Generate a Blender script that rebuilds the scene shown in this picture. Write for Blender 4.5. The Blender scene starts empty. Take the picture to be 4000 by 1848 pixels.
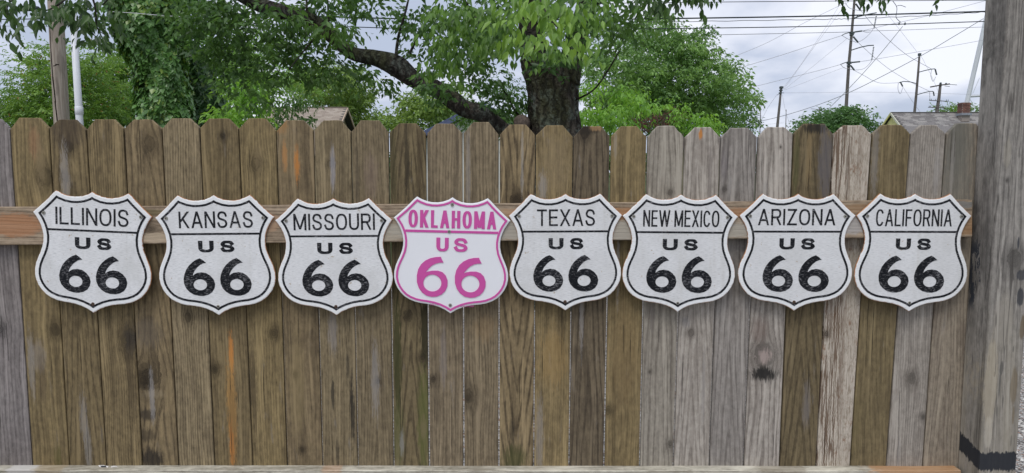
import bpy, math, random
import numpy as np
from mathutils import Vector, Matrix, geometry
SC = bpy.context.scene
COL = SC.collection
random.seed(7)
RS = np.random.RandomState(7)

# ------------------------------------------------------------------ camera
F_PX, PITCH = 2773.0, math.radians(5.18)
CAM = Vector((0.0, -2.69, 1.63))
cd = bpy.data.cameras.new('camera'); cam = bpy.data.objects.new('camera', cd); COL.objects.link(cam)
cd.sensor_width = 36; cd.lens = F_PX/4000*36; cd.clip_start = 0.05; cd.clip_end = 3000
cam.location = CAM; cam.rotation_euler = (math.pi/2-PITCH, 0, 0)
SC.camera = cam

# ------------------------------------------------------------------ world, sun, exposure
SUN_EL, SUN_AZ = math.radians(58), math.radians(200)      # azimuth from +y, clockwise: behind the camera, a little left
w = bpy.data.worlds.new('World'); SC.world = w; w.use_nodes = True
wn, wl = w.node_tree.nodes, w.node_tree.links
for n in list(wn): wn.remove(n)
def W(t, **k):
    n = wn.new(t)
    for a, b in k.items(): setattr(n, a, b)
    return n
sky = W('ShaderNodeTexSky', sky_type='NISHITA', sun_disc=False, sun_elevation=SUN_EL, sun_rotation=SUN_AZ)
tc = W('ShaderNodeTexCoord'); sep = W('ShaderNodeSeparateXYZ'); wl.new(tc.outputs['Generated'], sep.inputs[0])
def wm(op, a, b=None, c=None, cl=False):
    n = W('ShaderNodeMath', operation=op, use_clamp=cl)
    for i, v in enumerate((a, b, c)):
        if v is None: continue
        if isinstance(v, (int, float)): n.inputs[i].default_value = v
        else: wl.new(v, n.inputs[i])
    return n.outputs[0]
zz = wm('ADD', wm('ABSOLUTE', sep.outputs[2]), 0.34)
cx = wm('DIVIDE', sep.outputs[0], zz); cy = wm('DIVIDE', sep.outputs[1], zz)
cmb = W('ShaderNodeCombineXYZ'); wl.new(cx, cmb.inputs[0]); wl.new(cy, cmb.inputs[1]); cmb.inputs[2].default_value = 3.3
nz = W('ShaderNodeTexNoise'); nz.inputs['Scale'].default_value = 2.3; nz.inputs['Detail'].default_value = 8; nz.inputs['Roughness'].default_value = .5; nz.inputs['Distortion'].default_value = .15
wl.new(cmb.outputs[0], nz.inputs['Vector'])
nz2 = W('ShaderNodeTexNoise'); nz2.inputs['Scale'].default_value = 1.1; nz2.inputs['Detail'].default_value = 4
wl.new(cmb.outputs[0], nz2.inputs['Vector'])
fac = wm('ADD', wm('MULTIPLY', nz.outputs[0], .72), wm('MULTIPLY', nz2.outputs[0], .42))
rp = W('ShaderNodeValToRGB'); wl.new(fac, rp.inputs[0])
e = rp.color_ramp.elements
e[0].position = .485; e[0].color = (.42, .475, .60, 1)
e[1].position = .66; e[1].color = (.80, .82, .90, 1)
m_ = rp.color_ramp.elements.new(.535); m_.color = (.48, .53, .655, 1)
m_ = rp.color_ramp.elements.new(.585); m_.color = (.62, .655, .76, 1)
sc_ = W('ShaderNodeVectorMath', operation='SCALE'); wl.new(rp.outputs[0], sc_.inputs[0]); sc_.inputs['Scale'].default_value = 9.3
mx = W('ShaderNodeMix', data_type='RGBA'); mx.inputs['Factor'].default_value = .94
wl.new(sky.outputs[0], mx.inputs[6]); wl.new(sc_.outputs[0], mx.inputs[7])
bg = W('ShaderNodeBackground'); bg.inputs['Strength'].default_value = .105; wl.new(mx.outputs[2], bg.inputs[0])
wo = W('ShaderNodeOutputWorld'); wl.new(bg.outputs[0], wo.inputs[0])
sl = bpy.data.lights.new('sun', 'SUN'); so = bpy.data.objects.new('sun', sl); COL.objects.link(so)
sl.energy = 1.35; sl.angle = math.radians(28); sl.color = (1, .97, .93)
sd = Vector((math.sin(SUN_AZ)*math.cos(SUN_EL), math.cos(SUN_AZ)*math.cos(SUN_EL), math.sin(SUN_EL)))
so.rotation_euler = sd.to_track_quat('Z', 'Y').to_euler()
vs = SC.view_settings; vs.view_transform = 'Standard'; vs.look = 'None'; vs.gamma = 1; vs.use_curve_mapping = False
vs.exposure = 0.32

# ------------------------------------------------------------------ helpers
def ray(px, py):
    u, v = (px-2000)/F_PX, (924-py)/F_PX
    return Vector((u, math.cos(PITCH)+v*math.sin(PITCH), -math.sin(PITCH)+v*math.cos(PITCH)))
def P(px, py, Y=0.0):
    """world point seen at photo position (px, py), in the vertical plane y = Y"""
    d = ray(px, py); return CAM + d*((Y-CAM.y)/d.y)
def tag(o, label=None, cat=None, group=None, kind=None):
    if label: o['label'] = label
    if cat: o['category'] = cat
    if group: o['group'] = group
    if kind: o['kind'] = kind
    return o
def thing(name, label, cat, loc=(0, 0, 0), group=None):
    o = bpy.data.objects.new(name, None); COL.objects.link(o); o.location = loc; o.empty_display_size = .1
    return tag(o, label, cat, group)
def addobj(name, me, parent=None, loc=None, kind=None, label=None, smooth=False):
    o = bpy.data.objects.new(name, me); COL.objects.link(o)
    if parent is not None: o.parent = parent
    if loc is not None: o.location = loc
    if kind: o['kind'] = kind
    if label: o['label'] = label
    if smooth: me.shade_smooth()
    return o
def mesh(name, vs_, fs, mat=None, smooth=False):
    me = bpy.data.meshes.new(name); me.from_pydata([tuple(v) for v in vs_], [], fs); me.update()
    if mat: me.materials.append(mat)
    if smooth: me.shade_smooth()
    return me
class MB:
    def __init__(s): s.v = []; s.f = []
    def box(s, c, d, M=None):
        i = len(s.v); c = Vector(c); x, y, z = d[0]/2, d[1]/2, d[2]/2
        for a in (-1, 1):
            for b in (-1, 1):
                for e_ in (-1, 1):
                    p = Vector((a*x, b*y, e_*z))
                    s.v.append(c + (M @ p if M else p))
        for q in ((0, 1, 3, 2), (4, 6, 7, 5), (0, 4, 5, 1), (2, 3, 7, 6), (0, 2, 6, 4), (1, 5, 7, 3)): s.f.append(tuple(i+k for k in q))
        return s
    def tube(s, pts, rads, n=8, cap=True, wob=0.0):
        pts = [Vector(p) for p in pts]; i0 = len(s.v); N = len(pts)
        if isinstance(rads, (int, float)): rads = [rads]*N
        ref = None
        for k, p in enumerate(pts):
            t = (pts[min(k+1, N-1)]-pts[max(k-1, 0)]).normalized()
            if ref is None: ref = Vector((0, 1, 0)) if abs(t.y) < .9 else Vector((1, 0, 0))
            a = t.cross(ref).normalized(); b = t.cross(a).normalized(); ref = -b if b.dot(ref) < 0 else b
            a = t.cross(ref).normalized(); b = t.cross(a).normalized()
            for j in range(n):
                th = 2*math.pi*j/n; r = rads[k]*(1+wob*(random.random()-.5))
                s.v.append(p + a*math.cos(th)*r + b*math.sin(th)*r)
        for k in range(N-1):
            for j in range(n):
                j2 = (j+1) % n
                s.f.append((i0+k*n+j, i0+k*n+j2, i0+(k+1)*n+j2, i0+(k+1)*n+j))
        if cap: s.f.append(tuple(i0+j for j in range(n))[::-1]); s.f.append(tuple(i0+(N-1)*n+j for j in range(n)))
        return s
    def rel(s, o):
        o = Vector(o); s.v = [Vector(p)-o for p in s.v]; return s
    def build(s, name, mat, parent=None, loc=None, smooth=False, kind=None, label=None, world=True):
        """vertices are in world coordinates; re-expressed from the parent's origin"""
        if parent is not None and world: s.rel(parent.location)
        return addobj(name, mesh(name, s.v, s.f, mat, smooth), parent, loc, kind, label)
def catmull(pts, n=6, closed=False):
    pts = [Vector(p) for p in pts]; out = []; N = len(pts)
    rng = range(N) if closed else range(N-1)
    for i in rng:
        g = (lambda k: pts[k % N]) if closed else (lambda k: pts[min(max(k, 0), N-1)])
        p0, p1, p2, p3 = g(i-1), g(i), g(i+1), g(i+2)
        for k in range(n):
            t = k/n
            out.append(.5*((2*p1)+(p2-p0)*t+(2*p0-5*p1+4*p2-p3)*t*t+(3*p1-p0-3*p2+p3)*t**3))
    if not closed: out.append(pts[-1])
    return out

# ------------------------------------------------------------------ material toolkit
class NB:
    def __init__(s, name):
        s.m = bpy.data.materials.new(name); s.m.use_nodes = True
        s.n, s.l = s.m.node_tree.nodes, s.m.node_tree.links
        s.b = s.n['Principled BSDF']; s.out = s.n['Material Output']
        s.b.inputs['Specular IOR Level'].default_value = .25
        s.tc = None
    def new(s, t, **k):
        n = s.n.new(t)
        for a, b in k.items(): setattr(n, a, b)
        return n
    def put(s, sock, v):
        if isinstance(v, bpy.types.NodeSocket): s.l.new(v, sock)
        elif v is not None:
            if isinstance(v, tuple) and len(v) == 3 and sock.type == 'RGBA': v = (*v, 1)
            sock.default_value = v
    def math(s, op, a, b=None, c=None, cl=False):
        n = s.new('ShaderNodeMath', operation=op, use_clamp=cl)
        for i, v in enumerate((a, b, c)): s.put(n.inputs[i], v)
        return n.outputs[0]
    def coord(s, kind='Object'):
        if not s.tc: s.tc = s.new('ShaderNodeTexCoord')
        return s.tc.outputs[kind]
    def sep(s, v):
        n = s.new('ShaderNodeSeparateXYZ'); s.put(n.inputs[0], v); return n.outputs
    def comb(s, x, y, z):
        n = s.new('ShaderNodeCombineXYZ')
        for i, v in enumerate((x, y, z)): s.put(n.inputs[i], v)
        return n.outputs[0]
    def noise(s, v, scale=5, detail=3, rough=.5, dist=0, color=False):
        n = s.new('ShaderNodeTexNoise'); s.put(n.inputs['Vector'], v); s.put(n.inputs['Scale'], scale)
        n.inputs['Detail'].default_value = detail; n.inputs['Roughness'].default_value = rough; n.inputs['Distortion'].default_value = dist
        return n.outputs['Color' if color else 'Fac']
    def vor(s, v, scale=5, feature='F1', out='Distance'):
        n = s.new('ShaderNodeTexVoronoi', feature=feature); s.put(n.inputs['Vector'], v); n.inputs['Scale'].default_value = scale
        return n.outputs[out]
    def mapv(s, v, scale=(1, 1, 1), loc=(0, 0, 0)):
        n = s.new('ShaderNodeMapping'); s.put(n.inputs[0], v); n.inputs['Scale'].default_value = scale; n.inputs['Location'].default_value = loc
        return n.outputs[0]
    def mr(s, v, a, b, c=0.0, d=1.0):
        n = s.new('ShaderNodeMapRange', interpolation_type='SMOOTHSTEP')
        s.put(n.inputs[0], v)
        for i, k in enumerate((a, b, c, d)): s.put(n.inputs[i+1], k)
        return n.outputs[0]
    def mix(s, f, a, b, mode='MIX'):
        n = s.new('ShaderNodeMix', data_type='RGBA', blend_type=mode)
        s.put(n.inputs[0], f); s.put(n.inputs[6], a); s.put(n.inputs[7], b)
        return n.outputs[2]
    def bump(s, h, strength=.3, dist=.002):
        n = s.new('ShaderNodeBump'); n.inputs['Strength'].default_value = strength; n.inputs['Distance'].default_value = dist
        s.put(n.inputs['Height'], h); s.l.new(n.outputs[0], s.b.inputs['Normal'])
    def done(s, col=None, rough=.8, metal=0):
        s.put(s.b.inputs['Base Color'], col); s.put(s.b.inputs['Roughness'], rough); s.b.inputs['Metallic'].default_value = metal
        return s.m
def simple(name, col, rough=.7, var=.15, scale=30, metal=0, stretch=(1, 1, 1)):
    b = NB(name); n = b.noise(b.mapv(b.coord(), stretch), scale, 4)
    f = b.mr(n, .3, .7); lo = tuple(c*(1-var) for c in col); hi = tuple(min(1, c*(1+var)) for c in col)
    b.bump(n, .2, .002)
    return b.done(b.mix(f, lo, hi), rough, metal)

def wood(name, base, alt, dark, seed=0, knots=(), stains=(), freq=620, taper=.0, centre=.07, along='z', ringk=.35, patch=.5, coarse=.3, bark=False, rough=.86, paint=False):
    """weathered board. local coords: u across, v along the grain.
    knots: (u, v, r, darkness); stains: (u, v, ru, rv, colour, strength, ragged)"""
    b = NB(name); X = b.sep(b.coord())
    u, v = (X[0], X[2]) if along == 'z' else (X[2], X[0])
    dpt = X[1]
    so_ = seed*1.37
    vec = b.comb(u, dpt, v)
    low = b.noise(b.mapv(vec, (7, 7, 1.6), (so_, 0, so_)), 1, 2)
    psi = b.math('ADD', u, b.math('MULTIPLY', b.math('SUBTRACT', low, .5), .05))
    kmask = None; khalo = None
    for (ku, kv, kr, kd) in knots:
        du = b.math('SUBTRACT', u, ku); dv = b.math('MULTIPLY', b.math('SUBTRACT', v, kv), .72)
        nn = b.math('MULTIPLY', b.math('SUBTRACT', b.noise(b.mapv(vec, (1, 1, .8), (so_+ku, 0, 0)), 70, 4, .65), .5), kr*1.3)
        d = b.math('ADD', b.math('SQRT', b.math('ADD', b.math('MULTIPLY', du, du), b.math('MULTIPLY', dv, dv))), nn)
        dd = b.math('MAXIMUM', b.math('MULTIPLY', d, d), kr*kr)
        psi = b.math('SUBTRACT', psi, b.math('MULTIPLY', du, b.math('DIVIDE', kr*kr*1.0, dd)))
        mk = b.math('MULTIPLY', b.mr(d, kr*1.05, kr*.55), kd)
        rings = b.math('MULTIPLY_ADD', b.math('SINE', b.math('MULTIPLY', d, 1300)), .22, .78)
        mk = b.math('MULTIPLY', mk, rings)
        edge = b.math('MULTIPLY', b.math('SUBTRACT', b.mr(d, kr*1.25, kr*.95), b.mr(d, kr*.9, kr*.6)), .38)
        mk = b.math('MAXIMUM', mk, edge)
        hl = b.mr(d, kr*3.0, kr*1.0)
        kmask = mk if kmask is None else b.math('MAXIMUM', kmask, mk)
        khalo = hl if khalo is None else b.math('MAXIMUM', khalo, hl)
    g = psi
    if taper:
        c_ = b.math('SUBTRACT', psi, centre)
        g = b.math('ADD', b.math('SQRT', b.math('ADD', b.math('MULTIPLY', c_, c_), .00004)), b.math('MULTIPLY', v, taper))
    ringn = b.noise(b.comb(g, b.math('MULTIPLY', dpt, .5), b.math('MULTIPLY', v, .06)), freq/4.0, 3, .6)
    ring = b.math('MULTIPLY_ADD', b.math('SINE', b.math('ADD', b.math('MULTIPLY', g, freq), b.math('MULTIPLY', ringn, 4.2 if not taper else 1.8))), .5, .5)
    ring = b.math('POWER', ring, 1.6)
    fib = b.noise(b.comb(b.math('MULTIPLY', psi, 420), b.math('MULTIPLY', dpt, 100), b.math('MULTIPLY', v, 5)), 1, 3, .65)
    crs = b.noise(b.comb(b.math('MULTIPLY', psi, 170), b.math('MULTIPLY', dpt, 60), b.math('MULTIPLY', v, 11)), 1, 4, .7)
    pt = b.noise(b.mapv(vec, (16, 16, 2.6), (so_*2, 1, so_)), 1, 5, .62, .8)
    pt2 = b.noise(b.mapv(vec, (40, 40, 9), (so_, 5, so_*3)), 1, 4, .6)
    col = b.mix(b.mr(b.math('MULTIPLY_ADD', pt2, .35, b.math('MULTIPLY', pt, .75)), .5-.16, .5+.2), base, alt)
    col = b.mix(b.math('MULTIPLY', b.mr(ring, .35, .95), min(1, ringk*1.55)), col, dark)
    col = b.mix(b.math('MULTIPLY', b.mr(fib, .52, .68), .62), col, dark)
    col = b.mix(b.math('MULTIPLY', b.mr(fib, .47, .32), .50), col, tuple(min(1, c*1.55+.02) for c in base))
    col = b.mix(b.math('MULTIPLY', b.mr(crs, .55, .68), min(1, coarse*1.5)), col, tuple(c*.42 for c in dark))
    mott = b.noise(b.mapv(vec, (60, 60, 30), (so_*3, 2, 1)), 1, 5, .7)
    col = b.mix(.30, col, b.mix(b.mr(mott, .3, .7), tuple(c*.5 for c in dark), tuple(min(1, c*1.3) for c in alt)))
    pale = b.noise(b.mapv(vec, (30, 30, 4.5), (so_*5, 7, 4)), 1, 5, .68)
    col = b.mix(b.math('MULTIPLY', b.mr(pale, .60, .70), .30), col, (.30, .275, .25))
    stk = b.noise(b.comb(b.math('MULTIPLY', psi, 46), b.math('MULTIPLY', dpt, 9), b.math('MULTIPLY_ADD', v, 1.5, so_)), 1, 4, .6)
    col = b.mix(b.math('MULTIPLY', b.mr(stk, .52, .64), .42), col, tuple(c*1.0 for c in dark))
    col = b.mix(b.math('MULTIPLY', b.mr(stk, .47, .35), .62), col, tuple(min(1, c*1.30+.01) for c in alt))
    blot = b.noise(b.mapv(vec, (11, 9, 5), (so_*7, 3, so_)), 1, 5, .65)
    col = b.mix(b.math('MULTIPLY', b.mr(blot, .54, .66), .40), col, tuple(c*1.2 for c in dark))
    h = b.math('ADD', b.math('MULTIPLY', ring, -.5), b.math('ADD', fib, b.math('MULTIPLY', crs, 1.2)))
    if bark:
        cell = b.noise(b.mapv(vec, (95, 95, 26), (so_, 0, 0)), 1, 5, .72, 1.2)
        lad = b.noise(b.comb(b.math('MULTIPLY', b.math('ADD', u, b.math('MULTIPLY', b.noise(b.mapv(vec, (1, 1, 60)), 1, 1), .006)), 110), 0.0, b.math('MULTIPLY', v, 3)), 1, 2)
        lines = b.math('MULTIPLY', b.mr(b.math('ABSOLUTE', b.math('SUBTRACT', lad, .5)), .075, .02), b.mr(u, .11, .06, .25, 1.0))
        col = b.mix(b.mr(cell, .30, .58), (.30, .25, .19), (.54, .48, .40))
        red = b.noise(b.mapv(vec, (34, 34, 13), (so_+4, 0, 0)), 1, 4, .7)
        col = b.mix(b.math('MULTIPLY', b.mr(red, .56, .66), .75), col, (.22, .115, .06))
        col = b.mix(b.math('MULTIPLY', lines, .85), col, (.12, .07, .04))
        h = b.math('ADD', b.math('MULTIPLY', cell, 3), b.math('MULTIPLY', lines, -3))
    if khalo is not None:
        col = b.mix(b.math('MULTIPLY', khalo, .50), col, tuple(c*.70 for c in dark))
        col = b.mix(kmask, col, tuple(c*.30 for c in dark))
        h = b.math('ADD', h, b.math('MULTIPLY', kmask, -.8))
    for i, (su, sv, ru, rv, sc, st, rag) in enumerate(stains):
        a_ = b.math('DIVIDE', b.math('SUBTRACT', u, su), ru); c2 = b.math('DIVIDE', b.math('SUBTRACT', v, sv), rv*(1 if paint else 1.15)); a_ = a_ if paint or ru < .003 else b.math('MULTIPLY', a_, .82)
        d = b.math('SQRT', b.math('ADD', b.math('MULTIPLY', a_, a_), b.math('MULTIPLY', c2, c2)))
        nn = b.noise(b.mapv(vec, (260*rag+20, 60, 26*rag+12), (i*3.1+so_, 0, 0)), 1, 4, .65)
        n3_ = b.noise(b.comb(b.math('MULTIPLY', psi, 190), 2.0, b.math('MULTIPLY_ADD', v, 9, i)), 1, 4, .7)
        if paint: d = b.math('ADD', d, b.math('MULTIPLY', b.math('SUBTRACT', nn, .5), 1.1)); f_ = b.mr(d, 1.1, .75)
        else:
            d = b.math('ADD', d, b.math('ADD', b.math('MULTIPLY', b.math('SUBTRACT', nn, .5), 1.7 if rag < 1 else 2.2), b.math('MULTIPLY', b.math('SUBTRACT', n3_, .5), 1.9)))
            f_ = b.mr(d, 1.2, .5)
        col = b.mix(b.math('MULTIPLY', f_, st), col, sc)
    b.bump(h, .55, .0016)
    return b.done(col, rough)

def leafmat(name, transl=.38, rough=.42, spec=.4):
    b = NB(name); a = b.new('ShaderNodeAttribute', attribute_name='tint').outputs['Color']
    b.put(b.b.inputs['Base Color'], a); b.b.inputs['Roughness'].default_value = rough; b.b.inputs['Specular IOR Level'].default_value = spec
    t = b.new('ShaderNodeBsdfTranslucent')
    hs = b.new('ShaderNodeHueSaturation'); hs.inputs['Hue'].default_value = .485; hs.inputs['Value'].default_value = 1.7; hs.inputs['Saturation'].default_value = 1.1; b.l.new(a, hs.inputs['Color'])
    b.l.new(hs.outputs[0], t.inputs[0])
    m = b.new('ShaderNodeMixShader'); m.inputs[0].default_value = transl
    b.l.new(b.b.outputs[0], m.inputs[1]); b.l.new(t.outputs[0], m.inputs[2]); b.l.new(m.outputs[0], b.out.inputs[0])
    return b.m

# ------------------------------------------------------------------ the setting: ground
def ground_mat():
    b = NB('ground_grass'); c = b.coord()
    n = b.noise(c, .8, 5); n2 = b.noise(c, 30, 4)
    col = b.mix(b.mr(n, .35, .65), (.06, .10, .03), (.12, .13, .05)); col = b.mix(b.math('MULTIPLY', n2, .5), col, (.03, .05, .015))
    b.bump(n2, .5, .03); return b.done(col, .95)
def gravel_mat():
    b = NB('gravel_chips'); c = b.coord()
    v = b.new('ShaderNodeTexVoronoi', feature='F1'); b.put(v.inputs['Vector'], c); v.inputs['Scale'].default_value = 75
    s_ = b.sep(v.outputs['Color'])
    col = b.mix(s_[0], (.28, .26, .24), (.62, .60, .56)); col = b.mix(b.mr(s_[1], .86, .95), col, (.40, .24, .17)); col = b.mix(b.mr(s_[2], .84, .93), col, (.16, .15, .15))
    col = b.mix(b.mr(v.outputs['Distance'], .45, .75), col, (.10, .09, .08))
    b.bump(b.math('SUBTRACT', 1.0, v.outputs['Distance']), .9, .012); return b.done(col, .8)
g = addobj('ground', mesh('ground', [(-900, -300, -.004), (900, -300, -.004), (900, 2500, -.004), (-900, 2500, -.004)], [(0, 1, 2, 3)], ground_mat()), kind='structure')
def gravel_sheet():
    xs = np.linspace(-14, 14, 57); ys = np.linspace(-8, 7.5, 40); v = []; f = []
    for j, y in enumerate(ys):
        for i, x in enumerate(xs): v.append((x, y+(.4*math.sin(x*.9)+.2*math.sin(x*2.3) if j == len(ys)-1 else 0), 0.0))
    for j in range(len(ys)-1):
        for i in range(len(xs)-1): a = j*len(xs)+i; f.append((a, a+1, a+1+len(xs), a+len(xs)))
    return mesh('gravel_yard', v, f, gravel_mat())
addobj('gravel_yard', gravel_sheet(), kind='structure')
# loose white chips beside the post, where the ground shows
def chips():
    v = []; f = []
    for k in range(1500):
        x = RS.uniform(2.4, 6.0); y = RS.uniform(.3, 5.5); r = RS.uniform(.008, .022); i = len(v); a = RS.uniform(0, 6.28)
        for q in range(4):
            v.append((x+r*math.cos(a+q*1.57)*RS.uniform(.7, 1.2), y+r*math.sin(a+q*1.57)*RS.uniform(.7, 1.2), .001))
        v.append((x+RS.uniform(-.3, .3)*r, y+RS.uniform(-.3, .3)*r, r*RS.uniform(.7, 1.1)))
        for q in range(4): f.append((i+q, i+(q+1) % 4, i+4))
    return mesh('gravel_stones', v, f, simple('pale_stone', (.62, .60, .56), .8, .3, 40))
o = addobj('gravel_stones', chips(), kind='stuff'); tag(o, 'loose white gravel chips on the ground to the right of the wooden post', 'gravel')

# ------------------------------------------------------------------ the fence
BROWN = ((.182, .137, .079), (.268, .202, .110), (.064, .047, .028))
BROWN2 = ((.198, .155, .104), (.282, .222, .145), (.075, .057, .038))
DKBR = ((.125, .098, .064), (.185, .145, .090), (.046, .035, .024))
OLIVE = ((.150, .115, .066), (.200, .155, .086), (.062, .047, .028))
GREY = ((.315, .282, .258), (.400, .362, .335), (.165, .142, .128))
DGREY = ((.190, .168, .158), (.270, .242, .228), (.090, .078, .074))
GREY2 = ((.275, .250, .236), (.345, .315, .298), (.145, .127, .118))
PALE = ((.40, .37, .34), (.52, .48, .43), (.2, .15, .11))
PINKG = ((.250, .212, .172), (.320, .272, .215), (.125, .098, .078))
ORANGE = (.52, .215, .055)
bt = [-115, 37.6, 190.6, 336.5, 483, 632, 780, 931, 1079, 1225, 1372, 1518.6, 1666, 1808.5, 1950.6, 2093, 2239, 2385, 2528, 2674, 2815.5, 2960, 3101, 3256.5, 3407, 3557.6, 3696.5, 3850]
bb = [-12, 127, 271, 416, 557, 698, 839, 987, 1122.5, 1260, 1399, 1537.6, 1677, 1812, 1949, 2085.5, 2222, 2359.5, 2499, 2631, 2771, 2904, 3046, 3188, 3322, 3463, 3605, 3785]
tops = [463, 460, 467, 466, 467, 463, 463, 463, 470, 470, 470, 482, 483, 477, 487, 490, 493, 493, 492, 497, 499, 496, 483, 489, 488, 489, 482]
lefty = [503, 503, 499, 506, 501, 501, 499, 501, 510, 508, 513, 517, 520, 520, 525, 527, 534, 532, 534, 536, 536, 534, 522, 522, 522, 522, 522]
# style: palette, ring freq, taper(cathedral), ring contrast, coarse
style = {0: (DGREY, 400, .0, .4, .35), 1: (BROWN, 380, .0, .25, .2), 2: (BROWN, 300, .08, .45, .35), 3: (BROWN, 700, 0, .45, .6), 4: (BROWN, 260, .10, .5, .3),
         5: (BROWN2, 620, 0, .5, .5), 6: (BROWN, 560, 0, .3, .35), 7: (BROWN, 640, 0, .35, .45), 8: (BROWN, 450, 0, .25, .3), 9: (BROWN2, 560, 0, .35, .6),
         10: (BROWN2, 600, .03, .35, .45), 11: (OLIVE, 300, .09, .6, .4), 12: (BROWN2, 520, 0, .35, .35), 13: (BROWN2, 560, .0, .4, .4), 14: (BROWN, 250, -.14, .65, .3),
         15: (BROWN, 680, 0, .25, .4), 16: (DKBR, 300, .05, .55, .25), 17: (BROWN, 620, 0, .2, .35), 18: (GREY, 360, .03, .5, .2), 19: (GREY, 330, .07, .5, .2),
         20: (GREY2, 330, .06, .5, .2), 21: (GREY, 340, .03, .6, .2), 22: (OLIVE, 280, .10, .5, .35), 23: (PALE, 300, 0, .2, .2), 24: (OLIVE, 460, .05, .25, .3),
         25: (GREY, 700, 0, .4, .3), 26: (PINKG, 480, .03, .4, .3)}
knots = {0: [(0, 1285, 20, .8)], 1: [(218, 1287, 17, .5), (176, 690, 24, .35)], 2: [(269, 574, 15, .5), (250, 690, 10, .2)], 3: [(509, 1325, 28, .85)], 4: [(570, 1472, 38, .97), (585, 560, 20, .25)],
         5: [(735, 1240, 12, .3)], 6: [(840, 1442, 13, .8), (870, 532, 9, .8)], 7: [(1071, 1303, 13, .6), (1000, 640, 16, .25)], 8: [(1155, 1464, 8, .6), (1180, 1757, 8, .8)], 9: [(1290, 640, 9, .3)], 10: [(1476, 1489, 9, .95), (1438, 900, 9, .4)],
         11: [(1594, 1233, 17, .6), (1651, 1399, 13, .75)], 12: [(1692, 1483, 10, .75)], 13: [(1827, 1548, 20, .7)], 14: [(2016, 788, 22, .9)], 16: [(2284, 520, 16, .3)],
         17: [(2376, 1603, 12, .6)], 18: [(2539, 1453, 5, .7), (2618, 1736, 11, .7), (2618, 752, 8, .5)], 19: [(2700, 1300, 10, .25)], 20: [(2830, 740, 7, .5)], 21: [(2984, 1388, 34, .45), (3049, 575, 4, .8)],
         23: [(3228, 1305, 11, .95)], 24: [(3310, 1785, 16, .3)], 25: [(3561, 1478, 15, .45), (3607, 1629, 9, .8)]}
BLK = (.018, .017, .016)
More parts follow.
